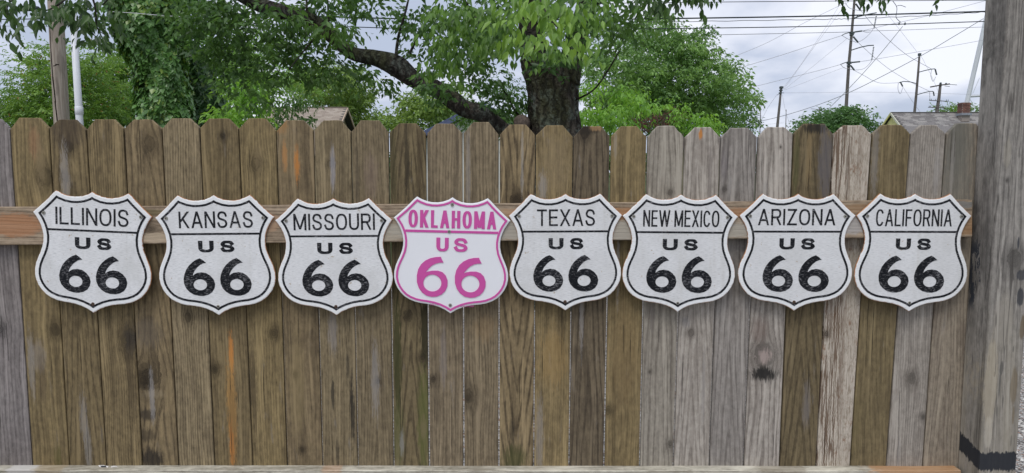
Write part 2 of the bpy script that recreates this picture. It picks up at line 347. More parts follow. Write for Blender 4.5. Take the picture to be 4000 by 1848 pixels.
# stains: px, py, rx, ry, colour, strength, ragged
stains = {1: [(150, 1390, 28, 60, (.25, .22, .19), .5, .8), (165, 1480, 16, 90, (.07, .05, .035), .4, .8), (228, 1800, 14, 60, (.10, .095, .03), .5, .6), (135, 560, 20, 60, (.34, .16, .09), .35, 1.2)],
          2: [(262, 500, 75, 70, (.06, .045, .035), .55, .6), (345, 1760, 12, 90, (.30, .28, .25), .55, .8)],
          3: [(509, 1325, 26, 60, (.05, .045, .04), .5, .9)],
          4: [(575, 1620, 40, 22, (.03, .025, .02), .75, .8), (570, 1700, 40, 26, (.035, .028, .02), .6, .8), (590, 1790, 45, 40, (.022, .019, .017), .85, .8), (600, 1540, 40, 18, (.3, .24, .15), .5, .8), (575, 1300, 50, 60, (.10, .085, .07), .5, .5)],
          6: [(904, 1390, 8, 80, ORANGE, .95, 1.4), (906, 1600, 17, 200, (.42, .24, .08), .8, 1.4), (906, 1740, 9, 80, ORANGE, .85, 1.4)],
          7: [(960, 1650, 10, 130, (.24, .21, .22), .4, .8)],
          8: [(1112, 610, 8, 55, ORANGE, .85, 1.6), (1160, 640, 9, 60, ORANGE, .8, 1.6), (1100, 480, 18, 40, (.42, .2, .06), .55, 1.4), (1160, 1500, 28, 200, (.26, .2, .1), .5, .6)],
          9: [(1377, 1600, 9, 130, BLK, .8, 1.2), (1300, 1540, 6, 60, BLK, .75, 1.2), (1358, 1430, 5, 50, BLK, .6, 1.2), (1318, 1780, 6, 60, BLK, .5, 1.2), (1300, 1290, 16, 90, (.3, .28, .27), .45, .9), (1300, 660, 9, 80, (.36, .36, .40), .5, .9)],
          10: [(1450, 690, 24, 90, (.22, .16, .13), .4, .6), (1395, 700, 8, 120, (.05, .04, .03), .4, 1.2)],
          11: [(1552, 1400, 15, 260, (.045, .047, .016), .85, .6), (1660, 1290, 16, 140, (.03, .026, .012), .9, .6), (1655, 1640, 22, 200, (.11, .12, .035), .7, .7), (1555, 1700, 22, 130, (.10, .105, .04), .6, .7), (1535, 640, 13, 200, (.05, .045, .02), .6, 1), (1590, 640, 9, 130, (.035, .028, .018), .75, 1.2), (1638, 660, 12, 150, (.05, .035, .02), .6, 1.2), (1570, 1730, 8, 50, (.3, .29, .28), .5, 1)],
          12: [(1732, 1400, 12, 120, (.25, .22, .21), .4, .8)],
          13: [(1890, 1280, 40, 50, (.3, .2, .1), .35, .6)],
          14: [(2010, 1790, 45, 50, (.06, .065, .022), .7, .7), (2000, 1680, 10, 50, BLK, .5, 1.2), (2040, 640, 5, 120, (.36, .34, .31), .5, 1.1)],
          15: [(2160, 1400, 50, 110, (.33, .22, .09), .5, .6), (2170, 640, 50, 120, (.26, .20, .12), .4, .6)],
          16: [(2290, 510, 40, 16, (.025, .02, .015), .7, .7), (2330, 500, 20, 12, (.40, .25, .12), .6, .7)],
          17: [(2440, 1400, 50, 200, (.22, .15, .07), .35, .5)],
          19: [(2736, 525, 7, 18, ORANGE, .95, .6), (2680, 1260, 14, 20, (.2, .19, .19), .5, .6)],
          20: [(2830, 640, 12, 60, (.16, .14, .15), .4, .9)],
          21: [(2985, 1462, 46, 26, BLK, .95, .8), (2984, 1392, 27, 30, (.50, .40, .36), .6, .5), (2965, 1290, 30, 50, (.17, .12, .10), .5, 1.2)],
          22: [(3160, 620, 10, 120, (.28, .2, .1), .5, .8), (3190, 500, 50, 20, BLK, .8, 1.), (3225, 640, 26, 140, (.13, .12, .125), .7, .7), (3110, 640, 10, 160, (.09, .09, .035), .6, .8), (3150, 1580, 14, 90, (.21, .19, .18), .5, .7)],
          24: [(3330, 495, 50, 12, BLK, .7, 1.2), (3300, 1650, 60, 150, (.15, .12, .055), .5, .5)],
          26: [(3740, 560, 30, 130, (.12, .115, .09), .6, .6), (3740, 640, 60, 260, (.16, .16, .14), .6, .5)]}
fence = thing('wooden_fence', 'weathered dog-eared board fence of brown and grey pickets carrying the shield signs', 'fence', (0, 0, 0))
Z_BOT = .06
for i in range(27):
    TL, TR = P(bt[i], lefty[i]), P(bt[i+1], (lefty[i+1] if i < 26 else 522)); BL, BR = P(bb[i], 1820), P(bb[i+1], 1820)
    zt = P((bt[i]+bt[i+1])/2, tops[i]).z
    def ext(A, B, z): t = (z-A.z)/(B.z-A.z); return A + (B-A)*t
    gap = .0019+.0009*random.random()+(-.0004 if 10 <= i <= 16 else 0)+(.0006 if i in (11, 12, 13, 14, 16, 17, 21) else 0)
    xl0, xl1 = ext(TL, BL, Z_BOT).x+gap, ext(TL, BL, zt).x+gap
    xr0, xr1 = ext(TR, BR, Z_BOT).x-gap, ext(TR, BR, zt).x-gap
    ox, oz = xl0, Z_BOT; H = zt-Z_BOT
    zl, zr = TL.z-.001-Z_BOT, TR.z-.001-Z_BOT
    ear = .036+random.uniform(-.002, .002)
    xl = lambda z: (xl0+(xl1-xl0)*z/H)-ox
    xr = lambda z: (xr0+(xr1-xr0)*z/H)-ox
    out = [(0, 0), (xr(0), 0), (xr(zr), zr)]
    rg = .0016 if i >= 18 or i in (2, 9) else .0007
    e1, e2 = (xr(zr), zr), (xr1-ox-ear, H)
    for t in (.3, .62): out.append((e1[0]+(e2[0]-e1[0])*t+random.uniform(-rg, rg), e1[1]+(e2[1]-e1[1])*t+random.uniform(-rg, rg)))
    out.append(e2)
    e3, e4 = (xl1-ox+ear, H), (xl(zl), zl)
    for t in (.35, .7): out.append((e2[0]+(e3[0]-e2[0])*t, H+random.uniform(-rg, rg)))
    out.append(e3)
    for t in (.4, .7): out.append((e3[0]+(e4[0]-e3[0])*t+random.uniform(-rg, rg), e3[1]+(e4[1]-e3[1])*t+random.uniform(-rg, rg)))
    out.append(e4)
    n = len(out); th = .016; bv = .0030 if i >= 18 else .0020
    cxm = sum(p[0] for p in out)/n; czm = .9
    vv = [(p[0], 0+bv, p[1]) for p in out]
    def inset(p):
        x = min(max(p[0], xl(min(p[1], H))+bv), xr(min(p[1], H))-bv)
        return (x if p[1] < zl-.001 or True else x, 0, p[1]-(bv*1.0 if p[1] > .5 else 0))
    vv += [inset(p) for p in out] + [(p[0], th, p[1]) for p in out]
    ff = [tuple(range(n, 2*n))]
    for k in range(n):
        k2 = (k+1) % n
        ff.append((k, k2, n+k2, n+k)); ff.append((k2, k, 2*n+k, 2*n+k2))
    ff.append(tuple(range(3*n-1, 2*n-1, -1)))
    pal, fr, tp, rk, co = style[i]
    xm = lambda f, py: (bt[i]+(bt[i+1]-bt[i])*f)+((bb[i]+(bb[i+1]-bb[i])*f)-(bt[i]+(bt[i+1]-bt[i])*f))*(py-505)/1315
    extra = []
    for _ in range(random.choice((1, 2, 2, 3))):
        f = random.uniform(.15, .85); py = random.choice((random.uniform(520, 720), random.uniform(1260, 1780), random.uniform(1260, 1780)))
        extra.append((xm(f, py), py, random.uniform(1.2, 2.2), random.uniform(40, 150), tuple(c*.35 for c in pal[2]), .8, .4))
    for _ in range(2):
        f = random.uniform(.1, .9); py = random.uniform(540, 1800); c_ = random.choice((pal[1], pal[2], (.33, .31, .29)))
        extra.append((xm(f, py), py, random.uniform(5, 16), random.uniform(40, 170), c_, random.uniform(.3, .6), 1.1))
    def loc(px, py): q = P(px, py); return (q.x-ox, q.z-oz)
    pm = (P(2001, 900)-P(2000, 900)).x
    kn = [(*loc(a, b_), r*pm, d) for a, b_, r, d in knots.get(i, [])]
    st = [(*loc(a, b_), rx*pm, ry*pm, c, s_, rag) for a, b_, rx, ry, c, s_, rag in stains.get(i, [])+extra]
    j = 1+random.uniform(-.14, .14); jb = random.uniform(-.02, .12) if i else .0
    pal = tuple((q[0]*j, q[1]*j, q[2]*j*(1-jb)) for q in pal)
    m = wood('picket_wood', pal[0], pal[1], pal[2], i*3.17, kn, st, fr, tp, .07, 'z', rk, coarse=co, bark=(i == 23))
    lab = {0: 'grey weathered picket at the far left', 4: 'dark brown picket with big round knot low down', 6: 'brown picket with long orange streak low down', 8: 'brown picket with orange streaks near its top',
           11: 'dark green-stained picket with two knots', 19: 'grey picket with small orange spot at its top', 21: 'grey picket with large pale knot and black scorch', 23: 'pale rough bark-faced picket', 26: 'brownish grey picket against the post'}.get(i)
    addobj('picket', mesh('picket', vv, ff, m), fence, (ox, 0, oz), label=lab)

def board(name, c, Y0, Y1, mat, parent, label=None, nx=24, xend=None, jit=.0012):
    """rail from its front-face corners (top-left, top-right, bottom-left, bottom-right) at plane Y0, running back to Y1"""
    TL, TR, BL, BR = c; O = BL.copy(); v = []; f = []
    for k in range(nx+1):
        t = k/nx
        a = TL.lerp(TR, t)-O; b_ = BL.lerp(BR, t)-O; jz = random.uniform(-jit, jit); jb = random.uniform(-jit, jit)
        bvl = .003
        v += [(b_.x, bvl, b_.z+jb), (b_.x, 0, b_.z+bvl+jb), (a.x, 0, a.z-bvl+jz), (a.x, bvl, a.z+jz), (a.x, Y1-Y0, a.z+jz), (b_.x, Y1-Y0, b_.z+jb)]
    for k in range(nx):
        for q in range(6):
            q2 = (q+1) % 6; f.append((k*6+q, (k+1)*6+q, (k+1)*6+q2, k*6+q2))
    f.append((0, 1, 2, 3, 4, 5)); f.append(tuple(nx*6+q for q in (5, 4, 3, 2, 1, 0)))
    return addobj(name, mesh(name, v, f, mat), parent, (O.x, Y0, O.z), label=label)
YR = -.040
mc = [P(-60, 810, YR), P(3797, 781.5, YR), P(-60, 959, YR), P(3797, 926.5, YR)]
rail_st = []
def rs(px, py, rx, ry, col, st, rag):
    q = P(px, py, YR); rail_st.append((q.z-mc[2].z, q.x-mc[2].x, ry*.00096, rx*.00096, col, st, rag))
rs(1400, 905, 260, 45, (.43, .38, .30), .8, .9); rs(2300, 900, 900, 42, (.40, .37, .31), .85, .9); rs(3200, 880, 300, 40, (.42, .40, .38), .8, .9); rs(3760, 880, 120, 40, (.36, .20, .09), .6, .9)
rs(60, 880, 110, 50, (.40, .19, .09), .75, .9); rs(560, 830, 100, 14, (.14, .12, .05), .6, .9); rs(610, 930, 70, 22, (.52, .42, .30), .7, .9); rs(1040, 870, 60, 40, (.42, .27, .17), .7, .9)
rs(2430, 835, 80, 25, (.40, .21, .10), .75, .9); rs(2890, 830, 70, 20, (.38, .2, .1), .7, .9); rs(3350, 815, 70, 20, (.30, .18, .09), .6, .9); rs(1980, 835, 60, 20, (.40, .24, .13), .6, .9); rs(3760, 800, 60, 14, (.2, .2, .19), .8, .9)
q = P(585, 895, YR)
rm = wood('rail_wood', (.285, .215, .145), (.375, .295, .210), (.12, .085, .055), 3.3, [(q.z-mc[2].z, q.x-mc[2].x, .014, .7)], rail_st, 420, 0, .07, 'x', .45, coarse=.35, paint=True)
board('rail', mc, YR, .0-.0005, rm, fence, 'reddish brown middle rail behind the signs', jit=.0008)
YB = -.045
tb = P(2000, 1819, 0).z
bc = [Vector((-2.45, 0, tb+.002)), Vector((P(3738, 1821, -.02).x, 0, tb-.001)), Vector((-2.45, 0, tb-.138)), Vector((P(3738, 1821, -.02).x, 0, tb-.138))]
for q in bc: q.y = YB
bst = []
def bs(px, py, rx, ry, col, st, rag):
    q = P(px, py, -.02); bst.append((.138, q.x-bc[2].x, ry*.001, rx*.001, col, st, rag))
bs(3580, 1830, 200, 60, (.44, .24, .11), .8, .9); bs(100, 1830, 60, 60, (.62, .60, .57), .75, .5); bs(200, 1830, 60, 60, (.36, .28, .17), .6, .5); bs(1300, 1840, 40, 30, (.45, .24, .12), .45, 1.2); bs(3050, 1840, 100, 60, (.2, .16, .11), .5, .9)
bm_ = wood('bottom_rail_wood', (.44, .41, .33), (.57, .54, .45), (.20, .175, .13), 8.1, [], bst, 520, 0, .07, 'x', .4, coarse=.45, paint=True)
board('rail', bc, YB, -.0005, bm_, fence, 'pale weathered bottom rail with peeling paint', jit=.0012)

# ------------------------------------------------------------------ the post on the right
XL = P(3774, 1200, 0).x+.001
YF = -.128; PW = .138
post = thing('wooden_post', 'thick grey square timber post with black paint band, at the right fence end', 'post', (XL, YF, 0))
def post_mat():
    X0, Z0 = XL, 0
    def s(px, py, rx, ry, c, st, rag, Y=YF):
        q = P(px, py, Y); k = .00094
        return (q.x-XL, q.z, rx*k, ry*k, c, st, rag)
    NAVY = (.030, .036, .048)
    st = [s(3905, 1500, 4, 60, NAVY, .95, .3), s(3912, 1440, 7, 32, NAVY, .95, .3), s(3885, 1462, 4, 12, NAVY, .95, .3), s(3864, 1402, 3, 14, NAVY, .9, .3), s(3958, 1365, 3, 14, NAVY, .9, .3), s(3950, 1720, 3, 24, NAVY, .8, .3),
          s(3960, 1510, 15, 85, (.13, .095, .055), .85, .3), s(3958, 1620, 5, 40, (.13, .095, .055), .85, .3), s(3995, 1280, 12, 50, (.13, .095, .055), .85, .3),
          s(3985, 1160, 14, 40, NAVY, .9, .5), s(3990, 1075, 22, 22, NAVY, .75, 1.0), s(3978, 950, 4, 24, NAVY, .8, .5),
          s(3870, 1500, 26, 200, (.42, .36, .26), .55, .8), s(3860, 1690, 16, 70, (.55, .50, .42), .5, .8), s(3920, 1250, 40, 110, (.36, .33, .28), .5, .8), s(3935, 600, 16, 60, (.34, .31, .25), .5, .9)]
    kn = [(P(3962, 1010, YF).x-XL, P(3962, 1010, YF).z, .022, .55), (P(3835, 758, YF).x-XL, P(3835, 758, YF).z, .006, .8), (P(3886, 298, YF).x-XL, P(3886, 298, YF).z, .006, .6), (P(3905, 185, YF).x-XL, P(3905, 185, YF).z, .014, .3), (P(3934, 705, YF).x-XL, P(3934, 705, YF).z, .005, .7)]
    m = wood('post_wood', (.235, .220, .198), (.325, .302, .270), (.105, .097, .088), 5.5, kn, st, 330, .012, .05, 'z', .45, coarse=.3, paint=True)
    # extra paint: band round the post and blotches on the left face
    b = NB.__new__(NB); b.m = m; b.n, b.l = m.node_tree.nodes, m.node_tree.links; b.b = b.n['Principled BSDF']; b.tc = None; b.out = b.n['Material Output']
    src = b.b.inputs['Base Color'].links[0].from_socket
    X = b.sep(b.coord()); x, y, z = X
    geo = b.new('ShaderNodeNewGeometry'); nx = b.sep(geo.outputs['Normal'])[0]; left = b.math('LESS_THAN', nx, -.5)
    nn = b.noise(b.mapv(b.coord(), (1, 1, .35)), 60, 4, .7); nf = b.math('MULTIPLY', b.math('SUBTRACT', nn, .5), .055)
    zt = P(3900, 1768, YF).z; zb = P(3900, 1838, YF).z
    zc = b.math('ADD', z, nf)
    # on the left face the band climbs towards the fence
    lift = b.math('MULTIPLY', b.math('MULTIPLY', y, .28), left)
    zs = b.math('SUBTRACT', zc, lift)
    fr = b.math('MULTIPLY', b.mr(z, 1.35, .65), b.mr(b.noise(b.mapv(b.coord(), (9, 9, 1.1), (2, 0, 5)), 1, 5, .6), .38, .62, .15, .62))
    src = b.mix(fr, src, (.38, .34, .26))
    ck = b.noise(b.mapv(b.coord(), (36, 36, .8), (8, 0, 1)), 1, 2, .5); src = b.mix(b.math('MULTIPLY', b.mr(b.math('ABSOLUTE', b.math('SUBTRACT', ck, .5)), .012, .004), .6), src, (.05, .045, .04))
    band = b.math('MULTIPLY', b.mr(zs, zb-.004, zb+.004), b.mr(zs, zt+.004, zt-.002))
    src = b.mix(b.math('MULTIPLY', band, .96), src, (.022, .025, .032))
    bl = b.noise(b.mapv(b.coord(), (1, 1, .32), (3, 1, 0)), 34, 5, .7)
    z1, z2 = P(3800, 960, -.07).z, P(3800, 1225, -.07).z
    zone = b.math('MULTIPLY', b.mr(z, z2-.01, z2+.05), b.mr(z, z1+.05, z1-.02))
    yz = b.mr(y, .02, .11)
    mk = b.math('MULTIPLY', b.math('MULTIPLY', zone, left), b.mr(b.math('MULTIPLY_ADD', yz, .22, bl), .66, .69))
    src = b.mix(b.math('MULTIPLY', mk, .93), src, (.030, .036, .048))
    b.l.new(src, b.b.inputs['Base Color'])
    return m
pmt = post_mat()
mbp = []; pf = []
zs = [0]+[.2*k for k in range(1, 18)]
c4 = [(0, 0), (PW, 0), (PW, -YF-.003), (0, -YF-.003)]; r = .005
ringp = []
for (x, y), (sx, sy) in zip(c4, ((1, 1), (-1, 1), (-1, -1), (1, -1))):
    pts_ = [(x, y+sy*r), (x+sx*r*.3, y+sy*r*.3), (x+sx*r, y)]
    if (sx, sy) in ((-1, 1), (1, -1)): pts_ = pts_[::-1]
    ringp += pts_
nr = len(ringp)
for z in zs:
    for (x, y) in ringp: mbp.append((x+random.uniform(-.0006, .0006), y, z))
for k in range(len(zs)-1):
    for q in range(nr): pf.append((k*nr+q, k*nr+(q+1) % nr, (k+1)*nr+(q+1) % nr, (k+1)*nr+q))
pf.append(tuple(range(nr))[::-1]); pf.append(tuple((len(zs)-1)*nr+q for q in range(nr)))
addobj('timber', mesh('timber', mbp, pf, pmt), post)

# ------------------------------------------------------------------ shield signs
def shield(kind='old'):
    h = [(0, 0), (.07, .045), (.16, .078), (.25, .093), (.34, .093), (.43, .078), (.52, .045), (.605, .0), (.66, .05), (.73, .125), (.82, .215), (.91, .298), (1.0, .378),
         (.955, .44), (.905, .52), (.87, .60), (.845, .68), (.832, .77), (.835, .86), (.852, .95), (.885, 1.04), (.925, 1.13), (.96, 1.22), (.982, 1.32), (.985, 1.42), (.965, 1.52), (.925, 1.61),
         (.87, 1.69), (.80, 1.76), (.72, 1.81), (.62, 1.85), (.52, 1.872), (.41, 1.885), (.30, 1.905), (.20, 1.935), (.10, 1.98), (0, 2.045)]
    sharp = {0: 0, 7: 1, 12: 1, 36: 1}
    return h
def full_outline():
    h = shield(); return [Vector((x, -y)) for x, y in h] + [Vector((-x, -y)) for x, y in h[-2:0:-1]]
def offset(poly, d):
    """move a clockwise outline inwards by d, mitred"""
    n = len(poly); out = []
    for i in range(n):
        a, b_, c = poly[i-1], poly[i], poly[(i+1) % n]
        e1 = (b_-a).normalized(); e2 = (c-b_).normalized()
        n1 = Vector((e1.y, -e1.x)); n2 = Vector((e2.y, -e2.x))
        m_ = (n1+n2).normalized(); k = d/max(.35, m_.dot(n1)); out.append(b_+m_*k)
    return out
GL = {'A': (1.0, [[(0, 0), (.5, 1), (1, 0)], [(.19, .32), (.81, .32)]]), 'E': (.82, [[(1, 1), (0, 1), (0, 0), (1, 0)], [(0, .52), (.92, .52)]]), 'F': (.78, [[(1, 1), (0, 1), (0, 0)], [(0, .5), (.85, .5)]]),
      'H': (.92, [[(0, 0), (0, 1)], [(1, 0), (1, 1)], [(0, .52), (1, .52)]]), 'I': (0, [[(0, 0), (0, 1)]]), 'K': (.92, [[(0, 0), (0, 1)], [(1, 1), (0, .36)], [(.33, .58), (1, 0)]]), 'L': (.75, [[(0, 1), (0, 0), (1, 0)]]),
      'M': (1.15, [[(0, 0), (0, 1), (.5, .06), (1, 1), (1, 0)]]), 'N': (.92, [[(0, 0), (0, 1), (1, 0), (1, 1)]]), 'T': (.92, [[(0, 1), (1, 1)], [(.5, 1), (.5, 0)]]),
      'W': (1.5, [[(0, 1), (.25, 0), (.5, 1), (.75, 0), (1, 1)]]), 'X': (.95, [[(0, 0), (1, 1)], [(0, 1), (1, 0)]]), 'Z': (.9, [[(.05, 1), (.97, 1), (0, 0), (1, 0)]])}
def ell(a0, a1, n=16, cx=.5, cy=.5, rx=.5, ry=.5, k=.85):
    o_ = []
    for i in range(n+1):
        t = math.radians(a0+(a1-a0)*i/n); c, s_ = math.cos(t), math.sin(t)
        o_.append((cx+rx*math.copysign(abs(c)**k, c), cy+ry*math.copysign(abs(s_)**k, s_)))
    return o_
GL['O'] = (1.0, [ell(90, 450, 28)+['c']]); GL['C'] = (.95, [ell(38, 322, 22)])
GL['U'] = (.9, [[(0, 1)]+[(p[0], p[1]) for p in ell(180, 360, 12, .5, .34, .5, .34)]+[(1, 1)]])
GL['S'] = (.9, [[tuple(p) for p in catmull([(.95, .77, 0), (.82, .94, 0), (.5, 1, 0), (.2, .95, 0), (.05, .76, 0), (.17, .59, 0), (.5, .51, 0), (.85, .41, 0), (.98, .22, 0), (.82, .05, 0), (.5, 0, 0), (.17, .05, 0), (.02, .25, 0)], 3)]])
GL['R'] = (.9, [[(0, 0), (0, 1), (.6, 1)]+ell(80, -80, 8, .6, .74, .38, .26)+[(.6, .48), (0, .48)], [(.58, .48), (.98, 0)]])
def glyph(ch, x, y, w_, h_, t, depth, tv=None):
    """a letter as extruded strokes; x,y = lower left; returns (verts, faces) in sign units, z = relief"""
    V = []; Fc = []; tv = tv or t
    if ch in 'AKMNWXZ':
        segs = [(st[i], st[i+1]) for st in GL[ch][1] for i in range(len(st)-1)]
        f_ = lambda p: Vector((x+t/2+p[0]*(w_-t), y+p[1]*h_))
        for si, (p0, p1) in enumerate(segs):
            a, c = f_(p0), f_(p1); D = depth+si*.0003; e_ = c-a; b0 = len(V)
            if abs(e_.y) < 1e-6:
                yy = min(max(a.y, y+tv/2), y+h_-tv/2); xs2 = sorted((a.x, c.x)); lo_, hi_ = xs2[0]-(t*.45 if ch == 'Z' else 0), xs2[1]+(t*.45 if ch == 'Z' else 0)
                q4 = [(lo_, yy-tv/2), (hi_, yy-tv/2), (hi_, yy+tv/2), (lo_, yy+tv/2)]
            else:
                wh = t*math.hypot(e_.x, e_.y)/abs(e_.y)/2*.97
                if abs(e_.x) < 1e-6: wh = t/2
                q4 = [(a.x-wh, a.y), (a.x+wh, a.y), (c.x+wh, c.y), (c.x-wh, c.y)]
            V += [(p[0], p[1], D) for p in q4]+[(p[0], p[1], 0) for p in q4]
            Fc += [(b0, b0+1, b0+2, b0+3)]+[(b0+k, b0+(k+1) % 4, b0+4+(k+1) % 4, b0+4+k) for k in range(4)]
        return V, Fc
    for si, st in enumerate(GL[ch][1]):
        closed = st[-1] == 'c'; pts = st[:-1] if closed else st
        if closed: pts = pts[:-1]
        q = [Vector((x+t/2+p[0]*(w_-t), y+tv/2+p[1]*(h_-tv))) for p in pts]
        n = len(q); base = len(V); D = depth+si*.00025
        for i in range(n):
            a = q[i-1] if (i > 0 or closed) else None; c = q[(i+1) % n] if (i < n-1 or closed) else None
            e1 = (q[i]-a).normalized() if a is not None else (c-q[i]).normalized()
            e2 = (c-q[i]).normalized() if c is not None else e1
            n1 = Vector((-e1.y, e1.x)); m_ = Vector((-(e1+e2).y, (e1+e2).x)); m_ = m_.normalized() if m_.length > 1e-3 else n1
            k = 1/max(.42, m_.dot(n1)); p_ = q[i]
            if a is None and abs(e1.x) < .9: p_ = p_ - e1*(tv/2 if abs(e1.y) > .3 else 0)
            elif a is None: p_ = p_ - e1*t/2*.9
            if c is None and abs(e2.x) < .9: p_ = p_ + e2*(tv/2)
            elif c is None: p_ = p_ + e2*t/2*.9
            hw = (t*abs(m_.x)+tv*abs(m_.y))/2/max(1e-6, (abs(m_.x)+abs(m_.y)))
            o_ = m_*hw*k
            lo, hi_ = y, y+h_
            cl = lambda vv_: Vector((vv_.x, min(max(vv_.y, lo), hi_)))
            a_, b_ = cl(p_+o_), cl(p_-o_)
            V += [(a_.x, a_.y, D), (b_.x, b_.y, D), (a_.x, a_.y, 0), (b_.x, b_.y, 0)]
        for i in range(n if closed else n-1):
            i2 = (i+1) % n; A, B = base+4*i, base+4*i2
            Fc += [(A, A+1, B+1, B), (A, B, B+2, A+2), (A+1, A+3, B+3, B+1)]
        if not closed:
            A, B = base, base+4*(n-1); Fc += [(A, A+2, A+3, A+1), (B, B+1, B+3, B+2)]
    return V, Fc
def extrude_poly(outer, holes, depth):
    loops = [[Vector((p[0], p[1], 0)) for p in outer]]+[[Vector((p[0], p[1], 0)) for p in h] for h in holes]
    tris = geometry.tessellate_polygon(loops); flat = [p for l in loops for p in l]; n = len(flat)
    V = [(p.x, p.y, depth) for p in flat]+[(p.x, p.y, 0) for p in flat]; Fc = [tuple(t) for t in tris]; k = 0
    for l in loops:
        m_ = len(l)
        for i in range(m_): Fc.append((k+i, k+(i+1) % m_, n+k+(i+1) % m_, n+k+i))
        k += m_
    return V, Fc
six_old = [(1462, 660), (1488, 676), (1513, 698), (1490, 702), (1466, 713), (1438, 736), (1414, 765), (1401, 790), (1398, 808), (1412, 795), (1432, 784), (1470, 778), (1510, 785), (1545, 808), (1572, 842), (1581, 878), (1574, 915), (1553, 947), (1520, 968), (1480, 978), (1440, 976),
           (1400, 966), (1365, 944), (1338, 914), (1323, 876), (1320, 835), (1328, 796), (1345, 755), (1370, 720), (1400, 692), (1430, 672)]
hole_old = [(1457+57*math.cos(t*math.pi/12), 883+47*math.sin(t*math.pi/12)) for t in range(24)]
six_new = [(1414, 652), (1421, 670), (1437, 700), (1405, 702), (1375, 709), (1340, 728), (1312, 755), (1296, 776), (1291, 787), (1310, 778), (1345, 771), (1392, 770), (1430, 782), (1458, 810), (1474, 852), (1473, 900), (1455, 942), (1425, 972), (1385, 990), (1345, 994), (1300, 985), (1262, 960),
           (1232, 920), (1216, 872), (1214, 815), (1225, 762), (1248, 720), (1282, 688), (1325, 666), (1370, 655)]
hole_new = [(1346+76*math.cos(t*math.pi/12), 876+72*math.sin(t*math.pi/12)) for t in range(24)]
def sixshape(new):
    if new:
        f = lambda p: ((p[0]-1502)/488, -(p[1]-152)/480); return [f(p) for p in six_new], [f(p) for p in hole_new], 320/488
    f = lambda p: ((p[0]-1600)/495, -(p[1]-130)/495+.005); return [f(p) for p in six_old], [f(p) for p in hole_old], 306/495
def sign_face_mat(seed):
    b = NB('sign_face'); c = b.coord(); X = b.sep(c)
    s1 = b.noise(b.mapv(c, (60, 1, 420), (seed, 0, seed)), 1, 3, .6); s2 = b.noise(b.mapv(c, (9, 1, 9), (seed*2, 0, 0)), 1, 4, .6)
    w_ = .79+.04*math.sin(seed*2.1); col = b.mix(b.mr(s1, .42, .74), (w_, w_+.005, w_+.01), (.56, .57, .575)); col = b.mix(b.math('MULTIPLY', b.mr(s2, .35, .7), .35), col, (.56, .56, .55))
    sp = b.noise(b.mapv(c, (120, 1, 300), (seed, 3, 0)), 1, 2); col = b.mix(b.mr(sp, .70, .76), col, (.85, .87, .9))
    run = b.noise(b.mapv(c, (26, 1, 2.2), (seed*6, 0, 2)), 1, 4, .6); dirt = b.noise(b.mapv(c, (5, 1, 5), (seed*9, 1, 0)), 1, 5, .65)
    col = b.mix(b.math('MULTIPLY', b.mr(run, .52, .72), .22), col, (.46, .44, .38)); col = b.mix(b.math('MULTIPLY', b.mr(dirt, .50, .68), .30), col, (.50, .50, .47))
    fl = b.noise(b.mapv(c, (1, 1, 1), (seed*8, 2, 0)), 75, 3); col = b.mix(b.math('MULTIPLY', b.mr(fl, .70, .74), .6), col, (.40, .30, .18))
    b.bump(s1, .15, .0006); return b.done(col, .42)
def sign_rim_mat(seed):
    b = NB('sign_enamel'); c = b.coord()
    ed = b.new('ShaderNodeAttribute', attribute_name='edge').outputs['Fac']
    n = b.noise(b.mapv(c, (1, 1, 1), (seed*3, 0, 0)), 55, 5, .75); n2 = b.noise(b.mapv(c, (1, 1, 1), (seed*3, 4, 0)), 9, 3)
    rust = b.math('MULTIPLY', b.mr(b.math('ADD', b.math('MULTIPLY', ed, .24), b.math('MULTIPLY_ADD', n2, .30, b.math('MULTIPLY', n, .62))), .575, .66), ed)
    s1 = b.noise(b.mapv(c, (50, 1, 260), (seed, 0, seed)), 1, 3)
    col = b.mix(b.mr(s1, .5, .75), (.82, .83, .83), (.66, .67, .66)); col = b.mix(b.math('MULTIPLY', ed, .15), col, (.80, .76, .66))
    pit = b.mr(b.noise(b.mapv(c, (1, 1, 1), (seed*5, 4, 0)), 130, 2), .745, .77)
    col = b.mix(b.math('MULTIPLY', pit, .8), col, (.45, .22, .08))
    col = b.mix(rust, col, (.42, .17, .05)); return b.done(col, .38)
def sign_ink_mat(seed):
    b = NB('sign_black_ink'); c = b.coord()
    n = b.noise(b.mapv(c, (70, 1, 230), (seed*4, 0, seed)), 1, 4, .75); n2 = b.noise(b.mapv(c, (14, 1, 14), (seed, 0, 0)), 1, 2)
    f = b.mr(b.math('MULTIPLY_ADD', n2, .2, n), .62, .74); col = b.mix(b.math('MULTIPLY', f, .75), (.010, .011, .014), (.24, .24, .25)); b.b.inputs['Specular IOR Level'].default_value = .12; return b.done(col, .6)
def pink_mat():
    b = NB('sign_pink_enamel'); n = b.noise(b.coord(), 20, 2); return b.done(b.mix(n, (.56, .085, .33), (.63, .105, .38)), .28)
PINK = pink_mat()
WHITE_NEW = simple('sign_white_enamel', (.80, .81, .84), .25, .015, 6)
SCREW = simple('screw_zinc', (.38, .37, .33), .4, .3, 300, .6); RUSTH = simple('rusty_hole', (.10, .045, .02), .9, .4, 300)
SCREWD = simple('screw_slot', (.05, .045, .04), .7, .2, 300)
